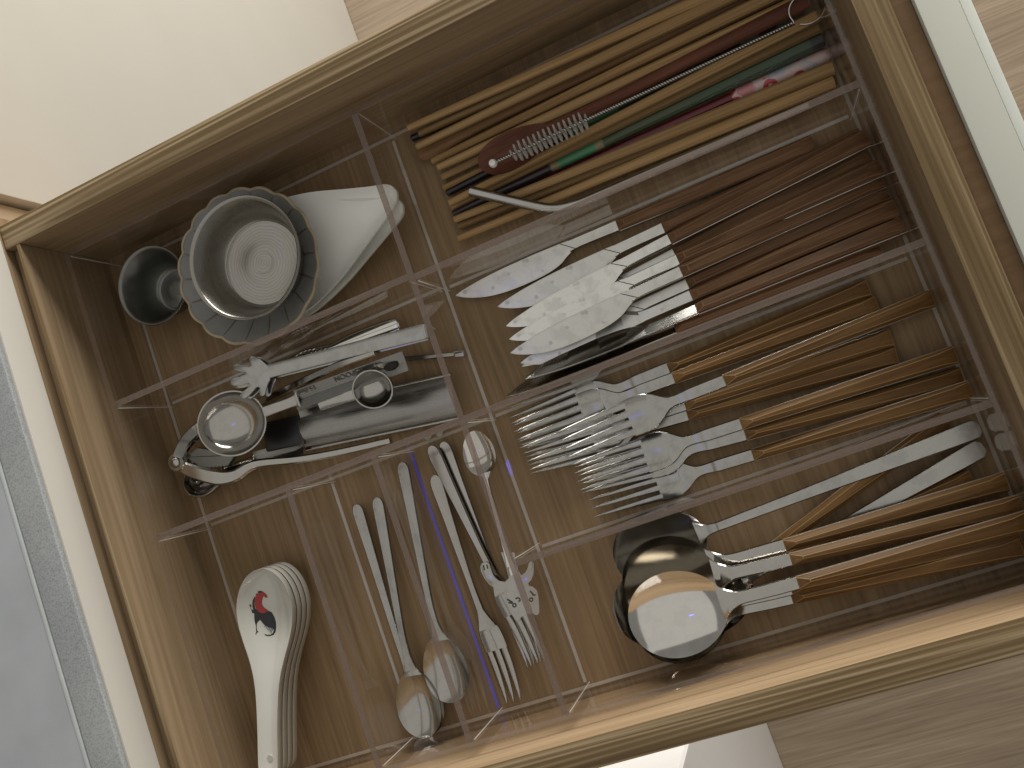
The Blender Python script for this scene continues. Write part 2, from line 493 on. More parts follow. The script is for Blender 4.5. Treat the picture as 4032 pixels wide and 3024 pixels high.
def floral():
    m, nt, nd, lk, bsdf = nodes_of('floral_print')
    tc = N(nt, 'ShaderNodeTexCoord')
    v = N(nt, 'ShaderNodeTexVoronoi', Scale=110.0); lk.new(tc.outputs['Object'], v.inputs['Vector'])
    n = N(nt, 'ShaderNodeTexNoise', Scale=60.0, Detail=3.0); lk.new(tc.outputs['Object'], n.inputs['Vector'])
    petal = ramp(nt, [(0.10, (0.62, 0.40, 0.38)), (0.16, (0.36, 0.03, 0.04)), (0.40, (0.42, 0.06, 0.07)), (0.46, (0.55, 0.42, 0.40))])
    lk.new(v.outputs['Distance'], petal.inputs[0])
    base = ramp(nt, [(0.38, (0.50, 0.20, 0.22)), (0.5, (0.56, 0.46, 0.44)), (0.62, (0.36, 0.37, 0.40))])
    lk.new(n.outputs[0], base.inputs[0])
    sel = ramp(nt, [(0.45, (0, 0, 0)), (0.5, (1, 1, 1))])
    sep = N(nt, 'ShaderNodeSeparateColor'); lk.new(v.outputs['Color'], sep.inputs[0]); lk.new(sep.outputs[0], sel.inputs[0])
    mx = N(nt, 'ShaderNodeMix', data_type='RGBA')
    lk.new(sel.outputs[0], mx.inputs[0]); lk.new(base.outputs[0], mx.inputs[6]); lk.new(petal.outputs[0], mx.inputs[7])
    lk.new(mx.outputs[2], bsdf.inputs['Base Color']); bsdf.inputs['Roughness'].default_value = 0.4
    return m
M['floral'] = floral()

def banded(name, bands, length):
    """lacquer whose colour changes along the stick: bands of (x mm, colour)"""
    m, nt, nd, lk, bsdf = nodes_of(name)
    tc = N(nt, 'ShaderNodeTexCoord'); sx = N(nt, 'ShaderNodeSeparateXYZ'); lk.new(tc.outputs['Object'], sx.inputs[0])
    n = N(nt, 'ShaderNodeTexNoise', Scale=300.0, Detail=3.0); lk.new(tc.outputs['Object'], n.inputs['Vector'])
    md = N(nt, 'ShaderNodeMath', operation='MULTIPLY_ADD'); md.inputs[1].default_value = 0.004
    lk.new(n.outputs[0], md.inputs[0]); lk.new(sx.outputs[0], md.inputs[2])
    dv = N(nt, 'ShaderNodeMath', operation='DIVIDE'); dv.inputs[1].default_value = length * MM
    lk.new(md.outputs[0], dv.inputs[0])
    r = ramp(nt, [(min(1, x / length), c) for x, c in bands]); r.color_ramp.interpolation = 'CONSTANT'
    lk.new(dv.outputs[0], r.inputs[0]); lk.new(r.outputs[0], bsdf.inputs['Base Color'])
    bsdf.inputs['Roughness'].default_value = 0.33
    return m

# ================================================================== the setting
H = 76.0                                            # top of the drawer walls
XL, XR, YN, YU = -218.0, 252.0, -7.0, 356.0         # inner faces of the drawer

fl = boxo('floor', (-2500, 3000, -2500, 3000, -806, -800), M['laminate']); tag(fl, None, None, kind='structure')
# cabinet run on the left: cream doors below the stone counter
cab = thing('kitchen_cabinet', 'cream kitchen cabinet front behind the drawer, with tan vertical edge strip', 'cabinet', (-238, 700, -800))
cab_door = boxo('door', (-262, -238, 402, 1500, -798, 60), M['cream'], None, 1.0)
cab_side = boxo('side_panel', (-600, -244, 380, 398, -798, 64), M['tan'], None)
cab_base = boxo('cavity_back', (-600, -590, -900, 1500, -798, 64), M['shadow_gap'], None)
cab_rail = boxo('top_rail', (-300, -229, -60, 378, 30, 77.5), M['wood_y'], None)
cab_near = boxo('door', (-262, -238, -1500, -30, -798, 60), M['cream'], None, 1.0)
for o in (cab_door, cab_side, cab_base, cab_near, cab_rail):
    o.parent = cab; o.matrix_parent_inverse = Matrix.Translation((0.238, -0.7, 0.8))

ct = thing('stone_counter', 'grey speckled stone counter with cream front edge beside the drawer', 'counter', (-400, 160, 78))
def put(o, root):
    o.parent = root; o.matrix_parent_inverse = Matrix.Translation(-root.location); return o
put(boxo('front_edge', (-246, -228, -1500, 1500, 78, 99), M['cream'], None, 0.6), ct)
put(boxo('rim_band', (-250, -228.6, -1500, 1500, 99.2, 103), M['stone'], None, 1.8, 3), ct)
put(boxo('edge_line', (-252.6, -250.2, -1500, 1500, 99.2, 103.4), M['stone_line'], None, 0.5), ct)
put(boxo('slab', (-900, -252.8, -1500, 1500, 80, 103.0), M['stone_smooth'], None, 0.3), ct)

# white appliance standing below, near side
ap = thing('white_appliance', 'white appliance with smooth front standing on the floor below the near rail', 'appliance', (-200, -700, -800))
put(boxo('body', (-600, -14, -900, -130, -798, -60), M['appliance'], None, 6, 3), ap)
put(boxo('door_seal', (-16, -12.5, -420, -417, -796, -64), M['shadow_gap'], None), ap)

# ------------------------------------------------------------------ the drawer
dr = thing('drawer_box', 'open wood-grain kitchen drawer holding the clear cutlery organiser', 'drawer', (17, 175, -14))
def dpart(name, b, m, bev=0.4): return put(boxo(name, b, m, None, bev), dr)
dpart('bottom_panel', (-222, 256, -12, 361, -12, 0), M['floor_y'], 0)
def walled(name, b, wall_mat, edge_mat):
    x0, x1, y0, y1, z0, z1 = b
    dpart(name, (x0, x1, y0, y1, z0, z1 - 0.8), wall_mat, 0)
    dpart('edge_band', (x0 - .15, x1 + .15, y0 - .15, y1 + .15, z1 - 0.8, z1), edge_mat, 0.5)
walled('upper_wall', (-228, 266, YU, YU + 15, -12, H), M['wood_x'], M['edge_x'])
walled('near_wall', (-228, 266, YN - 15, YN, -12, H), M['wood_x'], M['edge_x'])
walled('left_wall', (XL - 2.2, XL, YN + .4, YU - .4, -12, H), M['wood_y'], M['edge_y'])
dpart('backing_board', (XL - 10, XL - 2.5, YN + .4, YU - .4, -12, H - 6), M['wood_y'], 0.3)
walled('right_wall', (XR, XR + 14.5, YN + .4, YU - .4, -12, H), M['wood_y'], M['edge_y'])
dpart('mounting_board', (266.8, 275, -30, 380, -60, H - 2), M['brown_y'], 0.3)
fp = dpart('front_panel', (275.3, 292, -34, 384, -70, H + 2), M['white'], 0.8)
put(boxo('chamfer_strip', (292.1, 297, -34, 384, -70, H + 1), M['white_chamfer'], None, 1.2), dr)

# ------------------------------------------------------------------ clear acrylic organiser
HT = 54.5
org = thing('acrylic_organiser', 'clear acrylic cutlery organiser with crossing dividers lying in the drawer', 'organiser', (22, 173, 0.2))
def pane(name, b, seam_mat=None):
    x0, x1, y0, y1 = b
    root = put(boxo(name, (x0, x1, y0, y1, 0.9, HT - 0.45), M['acrylic'], None, 0), org)
    def sub(nm, bb, m):
        o = boxo(nm, bb, m, None, 0); o.parent = root; return o
    sub('cut_edge', (x0, x1, y0, y1, HT - 0.4, HT), M['acrylic_edge_clear' if name == 'outer_wall' else 'acrylic_edge'])
    sub('edge_glint', (x0 + .9, x1 - .9, y0 + .9, y1 - .9, 0.25, 0.85) if min(x1 - x0, y1 - y0) > 3 else (x0, x1, y0, y1, 0.25, 0.85), seam_mat or M['seam_glint'])  # pale strip carries the bright bottom-edge reflection as colour
    return root
T = 3.6
X0, X1, Y0, Y1 = -207.5, 249.0, -2.5, 349.0
YA, YB, YC = 246.5, 164.0, 83.0
g = 0.15
pane('outer_wall', (X0, X1, Y1 - T, Y1))
pane('outer_wall', (X0, X1, Y0, Y0 + T))
pane('outer_wall', (X0, X0 + T, Y0 + T + g, Y1 - T - g))
pane('outer_wall', (X1 - T, X1, Y0 + T + g, Y1 - T - g))
pane('divider', (-T / 2, T / 2, Y0 + T + g, Y1 - T - g))
for y in (YA, YB, YC):
    pane('divider', (T / 2 + g, X1 - T - g, y - T / 2, y + T / 2))
for y in (YA + 1.5, YB):
    pane('divider', (X0 + T + g, -T / 2 - g, y - T / 2, y + T / 2))
pane('divider', (-111.8 - T / 2, -111.8 + T / 2, Y0 + T + g, YB - T / 2 - g))
pane('divider', (-55.6 - T / 2, -55.6 + T / 2, Y0 + T + g, YB - T / 2 - g), M['violet_glow'])
# upright joints, their bright reflected lines put in as pale strips
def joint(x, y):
    put(boxo('joint_glint', (x - .2, x + .2, y - .2, y + .2, 1, HT - 1), M['seam_glint'], None, 0), org)
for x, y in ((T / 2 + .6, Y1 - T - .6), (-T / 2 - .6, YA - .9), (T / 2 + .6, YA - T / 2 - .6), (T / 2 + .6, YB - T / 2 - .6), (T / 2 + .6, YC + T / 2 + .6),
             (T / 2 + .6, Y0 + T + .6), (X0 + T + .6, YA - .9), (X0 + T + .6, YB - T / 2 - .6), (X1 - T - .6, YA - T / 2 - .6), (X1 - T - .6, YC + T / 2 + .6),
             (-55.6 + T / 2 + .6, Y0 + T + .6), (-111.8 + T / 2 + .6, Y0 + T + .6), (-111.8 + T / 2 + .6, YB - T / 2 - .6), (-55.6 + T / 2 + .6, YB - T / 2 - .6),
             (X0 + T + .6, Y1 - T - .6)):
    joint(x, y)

# ================================================================== chopsticks compartment
def stick_mesh(name, L, d0, d1, mat, parent, square=0.0, x0=0.0):
    rings = []
    n = 12
    for k in range(9):
        t = k / 8; x = x0 + (L - x0) * t; r = (d0 + (d1 - d0) * (x / L) ** 0.9) / 2
        sq = square * t
        ring = []
        for j in range(n):
            a = 2 * pi * j / n
            c, s = cos(a), sin(a)
            m = 1 + sq * (1 / max(abs(c), abs(s)) - 1)
            ring.append((x, r * c * m, r * s * m))
        rings.append(ring)
    def shrink(ring, k, dx): return [(x + dx, y * k, z * k) for x, y, z in ring]
    rings = [shrink(rings[0], 0.55, -0.6)] + rings + [shrink(rings[-1], 0.8, 0.5)]
    v, f = loft(rings)
    return mesh(name, v, f, mat, parent, smooth=32)

G_CH = 'chopsticks lying in the upper compartment'
def chopstick(tip, zt, butt, zb, label, mat='bamboo', L=None, d0=4.3, d1=7.2, square=0.55):
    a, b = at(*tip, zt), at(*butt, zb)
    o = thing('chopstick', label, 'chopstick', group=G_CH)
    frame(o, a, b)
    stick_mesh('shaft', L or (b - a).length, d0, d1, M[mat], o, square)
    return o, (b - a).length

chopstick((1607, 505), 15, (3070, -139), 16, 'bamboo chopstick nearest the upper drawer wall')
chopstick((1652, 527), 8, (3105, -135), 8, 'bamboo chopstick second from the upper drawer wall')
chopstick((1642, 577), 15, (3080, -112), 15, 'bamboo chopstick whose tip lies on the rounded brown wooden end')
o, L_ = chopstick((1622, 545), 3, (3040, -110), 4, 'chopstick with a black tip peeking out under the uppermost bamboo sticks', 'black')
chopstick((1702, 637), 12, (3118, -50), 12, 'orange-brown bamboo chopstick just below the rounded brown wooden end')
chopstick((1725, 660), 17, (3165, 2), 17, 'pale bamboo chopstick lying right above the dark wooden spoon handle', d1=8.0)
chopstick((1742, 697), 4, (3150, 20), 5, 'bamboo chopstick whose tip shows left of the dark wooden spoon bowl')
chopstick((1747, 742), 4, (3180, 60), 5, 'dark bamboo chopstick whose tip shows just above the black lacquer tip')
chopstick((1770, 800), 12, (3215, 65), 13, 'bamboo chopstick lying between the straw brush wire and the olive stick', d1=6.6)
chopstick((1780, 818), 4, (3222, 112), 5, 'bamboo chopstick half hidden under the one beside the straw brush')
chopstick((1790, 865), 12, (3280, 268), 12, 'bamboo chopstick lying along the pink floral sleeve', d1=7.6)
chopstick((1807, 892), 4, (3283, 300), 5, 'dark bamboo chopstick squeezed between the two lowest bamboo sticks')
chopstick((1805, 940), 8, (3282, 322), 9, 'lowest bamboo chopstick next to the clear divider', d1=7.4)

def lacquer(tip, zt, butt, zb, label, bands, d0, d1):
    a, b = at(*tip, zt), at(*butt, zb); L = (b - a).length
    o = thing('lacquered_chopstick', label, 'chopstick', group=G_CH); frame(o, a, b)
    stick_mesh('shaft', L, d0, d1, banded('lacquer_bands', bands, L), o, 0.35)
    return o, L
K = (0.012, 0.009, 0.010)
lacquer((1762, 760), 5, (3192, 42), 6, 'green lacquered chopstick with black tip under the straw brush wire',
        [(0, K), (82, (0.05, 0.13, 0.055)), (112, (0.022, 0.035, 0.016)), (168, (0.012, 0.014, 0.01)), (186, (0.13, 0.13, 0.10)), (196, (0.05, 0.03, 0.03)), (206, (0.15, 0.15, 0.12))], 4.2, 8.0)
lacquer((1787, 842), 6, (3240, 157), 14, 'olive green lacquered chopstick with bright green and black bands',
        [(0, (0.022, 0.013, 0.014)), (66, (0.17, 0.13, 0.07)), (71, (0.045, 0.17, 0.075)), (94, (0.17, 0.15, 0.07)), (99, (0.038, 0.055, 0.022)), (150, (0.026, 0.05, 0.022)), (218, (0.01, 0.012, 0.01))], 4.2, 7.6)
o, L_ = lacquer((1802, 866), 4, (3250, 222), 7, 'dark red chopstick with a pink and white floral sleeve at its end',
                [(0, K), (60, (0.10, 0.008, 0.016)), (130, (0.13, 0.010, 0.018))], 3.6, 6.4)
rings = []
for x, r in ((L_ - 53, 1.2), (L_ - 52.3, 2.6), (L_ - 50, 3.8), (L_ - 47, 4.3), (L_ - 25, 4.45), (L_ - 3, 4.5), (L_ + .5, 3.9), (L_ + 2.2, 2.7), (L_ + 3, 1.2)):
    rings.append([(x, r * cos(2 * pi * j / 20), r * sin(2 * pi * j / 20)) for j in range(20)])
v, f = loft(rings); mesh('floral_sleeve', v, f, M['floral'], o, 50)

# rounded brown wooden handle showing under the upper sticks
a, b = at(1640, 612, 6), at(3000, -40, 7)
o = thing('wooden_spatula', 'brown wooden utensil with rounded end under the upper bamboo chopsticks', 'utensil'); frame(o, a, b)
st = smooth_stations([(0, 0.3, 0, 2), (1.2, 3.2, 0, 3.4), (4, 5.4, 0, 4.4), (9, 6.3, 0, 4.8), (16, 5.8, 0, 4.8), (40, 3.6, 0, 4.6), (110, 3.2, 0, 4.6), (205, 3.4, 0, 4.6)], 4)
v, f = loft([[(x, w * cos(2 * pi * j / 16), t / 2 * sin(2 * pi * j / 16)) for j in range(16)] for x, w, _, t in st])
mesh('shaft', v, f, M['tan_wood'], o, 50)

# mahogany spoon
a, b = at(1887, 654, 20), at(3172, 6, 20)
o = thing('wooden_spoon', 'dark mahogany wooden spoon lying under the straw brush', 'spoon'); frame(o, a, b)
Ls = (b - a).length
bowl('bowl', 24, 1.0, 24, 10.5, 4.0, 2.4, M['spoon_wood'], o, egg=0.22)
st = smooth_stations([(44, 5.0, 0.2, 3.0), (52, 3.6, 0.2, 4), (70, 3.3, 0.2, 5), (120, 3.6, 0, 5.6), (Ls - 6, 4.2, 0, 6), (Ls - 1, 3.8, 0, 5.4), (Ls, 2.6, 0, 4)], 4)
v, f = loft([[(x, w * cos(2 * pi * j / 14), z + t / 2 * sin(2 * pi * j / 14)) for j in range(14)] for x, w, z, t in st])
mesh('handle', v, f, M['spoon_wood'], o, 50)

# straw cleaning brush
a, b = at(1932, 648, 27), at(3125, 92, 26)
o = thing('straw_brush', 'thin twisted-wire straw brush with white bead and pale bristles', 'brush'); frame(o, a, b)
Lb = (b - a).length
for ph in (0, pi):
    n = 520
    pts = [(x := 4 + (Lb - 4) * i / n, 0.62 * cos(2 * pi * x / 3.1 + ph), 0.62 * sin(2 * pi * x / 3.1 + ph)) for i in range(n + 1)]
    sweep('twisted_wire', pts, 1.15, 1.15, M['soft_polish'], o, True, 6)
pts = []
for i in range(41):
    an = radians(200) - radians(330) * i / 40
    pts.append((Lb + 8.5 + 9 * cos(an), 4.0 + 9 * sin(an) * 0.9, 0.5))
sweep('wire_loop', [(Lb, 0, 0)] + pts, 1.0, 1.0, M['soft_polish'], o, True, 6)
lathe('bead', [(0.05, -3.0), (1.6, -2.6), (2.3, -1.2), (2.4, 0.6), (1.8, 2.2), (0.05, 2.8)], M['bead'], o, 20, loc=(1.5, 0, 0))
bm_v = []; bm_f = []
for i in range(15 * 46):
    x = 13 + 46 * i / (15 * 46)
    an = 2 * pi * i / 46
    env = 5.6 * min(1, (x - 9) / 8, (64 - x) / 7)
    tuft = 0.62 + 0.38 * (0.5 + 0.5 * cos(2 * an))
    Rr = env * tuft * random.uniform(0.88, 1.06)
    c, s = cos(an), sin(an); k = len(bm_v)
    w = 0.75
    bm_v += [(x - w, 0.5 * c, 0.5 * s), (x + w, 0.5 * c, 0.5 * s), (x + w * .6 + random.uniform(-.3, .3), Rr * c, Rr * s), (x - w * .6, Rr * c, Rr * s)]
    bm_f.append((k, k + 1, k + 2, k + 3))
br = mesh('bristles', bm_v, bm_f, M['bristle'], o, None); br['kind'] = 'stuff'

# bent steel straw
o = thing('metal_straw', 'bent stainless steel drinking straw lying across the chopstick tips', 'straw')
P = [at(1852, 752, 24), at(1960, 778, 22), at(2080, 806, 20), at(2150, 820, 18), at(2200, 820, 16), at(2260, 806, 14.5), at(2330, 780, 13), at(2700, 620, 9), at(3180, 415, 6)]
pts = spline(P, 6)
o.location = P[0] * MM
loc = [Vector(q) - P[0] for q in pts]
sweep('tube', loc, 6.0, 6.0, M['soft_polish'], o, True, 18, caps=False)
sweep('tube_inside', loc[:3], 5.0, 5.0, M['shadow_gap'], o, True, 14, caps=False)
for k in range(5):
    q = loc[20 + k]; q2 = loc[21 + k]
    sweep('bend_ridge', [q + (q2 - q) * 0.3, q + (q2 - q) * 0.62], 6.5, 6.5, M['satin'], o, True, 18)

# ================================================================== wooden-handled cutlery
LH = 113.0
def scale_prism(name, sgn, w0, w1, h, hip0, hip1, tw0, tw1, mats, parent, side=0.35, z0=0.55):
    """one wooden handle scale: hipped prism, top face facing sgn*z"""
    def ring(x, w, hh, tw):
        return [(x, -w, sgn * z0), (x, -w, sgn * (z0 + hh * side)), (x, -tw, sgn * (z0 + hh)), (x, tw, sgn * (z0 + hh)), (x, w, sgn * (z0 + hh * side)), (x, w, sgn * z0)]
    W = lambda x: w0 + (w1 - w0) * x / LH
    TW = lambda x: tw0 + (tw1 - tw0) * x / LH
    rings = [ring(0.2, w0, h * 0.45, w0 * 0.92), ring(hip0, W(hip0), h, TW(hip0))]
    for k in (0.35, 0.65): rings.append(ring(LH * k, W(LH * k), h, TW(LH * k)))
    rings += [ring(LH - hip1, W(LH - hip1), h, TW(LH - hip1)), ring(LH, w1, h * 0.55, w1 * 0.86)]
    v, f = loft(rings)
    o = mesh(name, v, f, mats, parent, smooth=None)
    bevel(o, 0.38, 2, 14, mat=1)
    return o

def plate_metal(name, st, mat, parent, n=5, sm=45):
    """st: (x, y0, y1, z, thickness)"""
    st = smooth_stations(st, n) if n else st
    v, f = loft([plate_ring(*s) for s in st])
    return mesh(name, v, f, mat, parent, smooth=sm)

# prototypes -------------------------------------------------------------------
def build_fork(root):
    scale_prism('handle_scale', 1, 3.2, 4.7, 3.2, 6.5, 8, 0.5, 3.2, [M['fork_wood'], M['fork_worn']], root)
    scale_prism('handle_scale', -1, 3.2, 4.7, 2.4, 6.5, 8, 0.5, 3.2, [M['fork_wood'], M['fork_worn']], root)
    plate_metal('tang', [(112.8, -4.9, 4.9, 0, 1.0), (60, -4.2, 4.2, 0, 1.0), (0.5, -3.4, 3.4, 0, 1.0)], M['satin'], root, 2)
    hd = plate_metal('head', [(0.4, -3.4, 3.4, 0, 2.0), (-6, -3.4, 3.4, 0.1, 2.2), (-17, -3.35, 3.35, 0.3, 2.3), (-20, -3.25, 3.25, 0.1, 2.2), (-23, -3.0, 3.0, -0.9, 2.0),
                              (-27, -2.85, 2.85, -1.5, 2.0), (-31, -3.3, 3.3, -1.0, 1.9), (-34, -4.9, 4.9, -0.2, 1.8), (-38, -7.8, 7.8, 0.4, 1.7), (-43, -9.9, 9.9, 0.2, 1.6),
                              (-49, -10.4, 10.4, -0.7, 1.5), (-54.5, -10.2, 10.2, -1.7, 1.5)], M['satin'], root, 4)
    for k in range(4):
        y = -7.75 + 5.17 * k
        tn = []
        for i in range(13):
            t = i / 12; x = -53.5 - 40.5 * t
            w = 1.7 * (1 - t) ** 0.8 + 0.30
            if t == 1: w = 0.25
            yy = y * (1 - 0.045 * t)
            z = -1.5 - 5.2 * t * (1 - t) * 1.0 + 3.6 * t * t
            tn.append((x, yy - w, yy + w, z, 1.5 - 0.5 * t))
        plate_metal('tine', tn, M['satin'], hd, 0)
    return root

def build_knife(root, serrated, mat='blade'):
    for s in (1, -1):
        scale_prism('handle_scale', s, 3.2, 4.75, 3.0, 4.5, 8, 1.7, 3.3, [M['knife_wood'], M['knife_worn']], root, side=0.62, z0=0.6)
    plate_metal('tang', [(112.9, -4.9, 4.9, 0, 1.1), (60, -4.15, 4.15, 0, 1.1), (0.5, -3.4, 3.4, 0, 1.1)], M['satin'], root, 2)
    plate_metal('bolster', [(0.4, -3.4, 3.4, 0, 3.0), (-12, -3.2, 3.3, 0, 2.8), (-24, -3.1, 3.3, 0, 2.2), (-30, -3.7, 3.3, 0, 1.72)], M[mat], root, 3)
    st = smooth_stations([(-28.8, -3.3, 3.2, 0, 1.7), (-33, -5.2, 3.3, 0, 1.7), (-38, -7.9, 3.4, 0, 1.6), (-46, -9.9, 3.5, 0, 1.5), (-58, -10.8, 3.4, 0, 1.5), (-72, -10.7, 3.0, 0, 1.4),
                          (-84, -9.2, 2.2, 0, 1.3), (-93, -6.6, 1.2, 0, 1.2), (-99, -4.0, 0.3, 0, 1.0), (-103.4, -1.5, -0.9, 0, 0.8)], 12 if serrated else 5)
    rings = []
    for i, (x, a, b, z, t) in enumerate(st):
        if serrated and -101 < x < -56: a += 0.75 * (i % 2)
        h = t / 2
        rings.append([(x, a, z), (x, a + min(2.5, (b - a) * .4), z - h * .9), (x, b - .2, z - h), (x, b, z - h * .5), (x, b, z + h * .5), (x, b - .2, z + h), (x, a + min(2.5, (b - a) * .4), z + h * .9), (x, a, z + .06)])
    v, f = loft(rings)
    mesh('blade', v, f, M[mat], root, smooth=16)
    sweep('bolster_groove', [(-34.0, 3.0, 0.80), (-31.5, 1.1, 0.84), (-29.2, -0.8, 0.92), (-26.8, -2.7, 1.0)], 0.45, 0.22, M['engrave'], root)
    return root

def build_round_spoon(root):
    scale_prism('handle_scale', 1, 3.2, 4.9, 3.2, 6.5, 8, 0.5, 3.3, [M['fork_wood'], M['fork_worn']], root)
    scale_prism('handle_scale', -1, 3.2, 4.9, 2.4, 6.5, 8, 0.5, 3.3, [M['fork_wood'], M['fork_worn']], root)
    plate_metal('tang', [(112.8, -5.1, 5.1, 0, 1.0), (60, -4.3, 4.3, 0, 1.0), (0.5, -3.4, 3.4, 0, 1.0)], M['satin'], root, 2)
    plate_metal('neck', [(0.4, -3.5, 3.5, 0, 1.9), (-12, -3.5, 3.5, 0, 2.0), (-24, -3.4, 3.4, -0.8, 2.0), (-31, -3.9, 3.9, -2.2, 1.8), (-36, -6.2, 6.2, -3.0, 1.4), (-40.2, -9.6, 9.6, -3.3, 1.0)], M['soft_polish'], root, 4)
    bowl('bowl', -62.5, -2.6, 26.0, 22.3, 8.5, 0.9, M['polish'], root, egg=0.05)
    return root

def copy_tree(o, parent=None):
    c = o.copy(); COL.objects.link(c)
    if parent is not None: c.parent = parent
    for ch in o.children: copy_tree(ch, c)
    return c

made = {}
def place(kind, builder, name, p0, z0, p1, z1, label, cat, group, roll=0.0):
    if kind not in made:
        o = thing(name, label, cat, group=group); builder(o); made[kind] = o
    else:
        o = copy_tree(made[kind]); o['label'] = label
        o['group'] = group
    return frame(o, at(*p0, z0), at(*p1, z1), roll)

# knives ------------------------------------------------------------------------
GK = 'wood-handled knives in the second compartment'
KN = lambda r: build_knife(r, False)
KS = lambda r: build_knife(r, True)
def knife(p0, z0, p1, z1, label, serr=False, roll=0, kind=None, bld=None):
    place(kind or ('ks' if serr else 'kn'), bld or (KS if serr else KN), 'table_knife', p0, z0, p1, z1, label, 'knife', GK, roll)
knife((2430, 890), 5, (3205, 565), 5, 'table knife lying nearest the chopsticks, its handle ending short of the others')
knife((2610, 900), 9, (3365, 552), 6, 'table knife with spotted blade, handle tucked under its neighbour, second from the chopsticks')
knife((2635, 945), 14, (3415, 543), 13, 'table knife with bright blade on top, third from the chopsticks', roll=-8, kind='kb', bld=lambda r: build_knife(r, False, 'soft_blade'))
knife((2655, 1000), 6, (3425, 605), 5, 'knife with toothed blade tip hidden between the two bright blades', True)
knife((2668, 1025), 17, (3460, 663), 15, 'table knife with bright blade on top, fifth from the chopsticks', roll=-8, kind='kb')
knife((2680, 1072), 18, (3470, 707), 9, 'table knife with large dull grey blade on top, below the bright blades')
knife((2705, 1120), 9, (3494, 757), 6, 'table knife mostly hidden under the large dull grey blade')
knife((2720, 1165), 11, (3525, 818), 12, 'toothed steak knife with its edge turned up towards the bright blades', True, roll=180)
knife((2742, 1222), 14, (3540, 895), 13, 'steak knife standing on its spine with a curved mirror-like reflection', True, roll=150, kind='kp', bld=lambda r: build_knife(r, True, 'soft_polish'))
knife((2660, 1302), 11, (3455, 985), 9, 'steak knife leaning against the divider above the forks, toothed edge up', True, roll=142, kind='kp')

# forks ---------------------------------------------------------------------------
GF = 'wood-handled forks in the third compartment'
def fork(p0, z0, p1, z1, label, roll=0):
    place('fork', build_fork, 'table_fork', p0, z0, p1, z1, label, 'fork', GF, roll)
fork((2630, 1450), 6, (3418, 1133), 4, 'fork lying closest to the knives, mostly under the next fork')
fork((2650, 1490), 10, (3445, 1200), 4, 'second fork from the knives, its handle running parallel to the first')
fork((2850, 1500), 19, (3670, 1175), 8, 'fork lying on top of the pile with its handle reaching far right')
fork((2695, 1595), 9, (3502, 1330), 4, 'fork whose head is hidden under the topmost fork, upper one of that pair')
fork((2705, 1635), 6, (3527, 1400), 4, 'fork whose head is hidden under the topmost fork, lower one of that pair')
fork((2915, 1670), 13, (3750, 1400), 8, 'fork lying on top of the lower group, its head fully in view')
fork((2932, 1712), 8, (3770, 1485), 4, 'fork half hidden under the fork of the lower group')
fork((2962, 1792), 7, (3815, 1535), 10, 'lowest fork beside the divider above the big spoons')

# round spoons -------------------------------------------------------------------
GS = 'wood-handled round spoons in the lower right compartment'
def rspoon(p0, z0, p1, z1, label, roll=0):
    place('rspoon', build_round_spoon, 'soup_spoon', p0, z0, p1, z1, label, 'spoon', GS, roll)
rspoon((3030, 2168), 6, (3700, 1672), 4, 'round spoon with its wooden handle pointing steeply up under the steel handle')
rspoon((3010, 2215), 9, (3862, 1868), 5, 'round spoon at the bottom of the pile, wooden handle end showing below the steel handles')
rspoon((3116, 2354), 14, (4010, 2152), 20, 'round spoon lying lowest and nearest the near drawer wall')
rspoon((3086, 2147), 18, (3958, 1896), 12, 'round spoon with the uppermost of the nested bowls, just under the steel ladle handle')
rspoon((3112, 2318), 18, (3985, 2108), 18, 'round spoon nested under the topmost spoon, its handle in shadow')
rspoon((3111, 2202), 25, (4001, 1990), 20, 'round spoon directly behind the topmost bowl, long handle second from the steel ladles')
rspoon((3138, 2294), 35, (4008, 2058), 27, 'topmost round spoon with a mirror-like bowl facing up')

# steel ladles -------------------------------------------------------------------
def ladle(neck, zn, butt, zb, label, lx, wy, name='serving_spoon', dep=9):
    o = thing(name, label, 'spoon', group='plain steel serving spoons'); a, b = at(*neck, zn), at(*butt, zb); frame(o, a, b)
    L = (b - a).length
    st = [(-14, -6.5, 6.5, -3.2, 1.0), (-9, -3.6, 3.6, -2.4, 1.6), (-3, -2.6, 2.6, -0.6, 2.2), (5, -2.6, 2.6, 0.5, 2.4), (L * .35, -3.1, 3.1, 1.6, 2.0), (L * .7, -4.2, 4.2, 1.2, 1.8), (L - 6, -5.0, 5.0, 0, 1.8), (L - 1.6, -4.3, 4.3, -0.2, 1.7), (L, -2.6, 2.6, -0.2, 1.4)]
    plate_metal('handle', st, M['satin'], o, 6)
    bowl('bowl', -9 - lx, -2.8, lx, wy, dep, 1.0, M['soft_polish'], o, egg=0.08)
    return o
ladle((2838, 2068), 17, (3858, 1682), 14, 'plain steel serving spoon with long handle on top, dark bowl under the divider', 26.5, 20.5)
ladle((3010, 2240), 9, (3873, 1758), 8, 'plain steel serving spoon with dull handle running under the other steel handle', 24, 19)

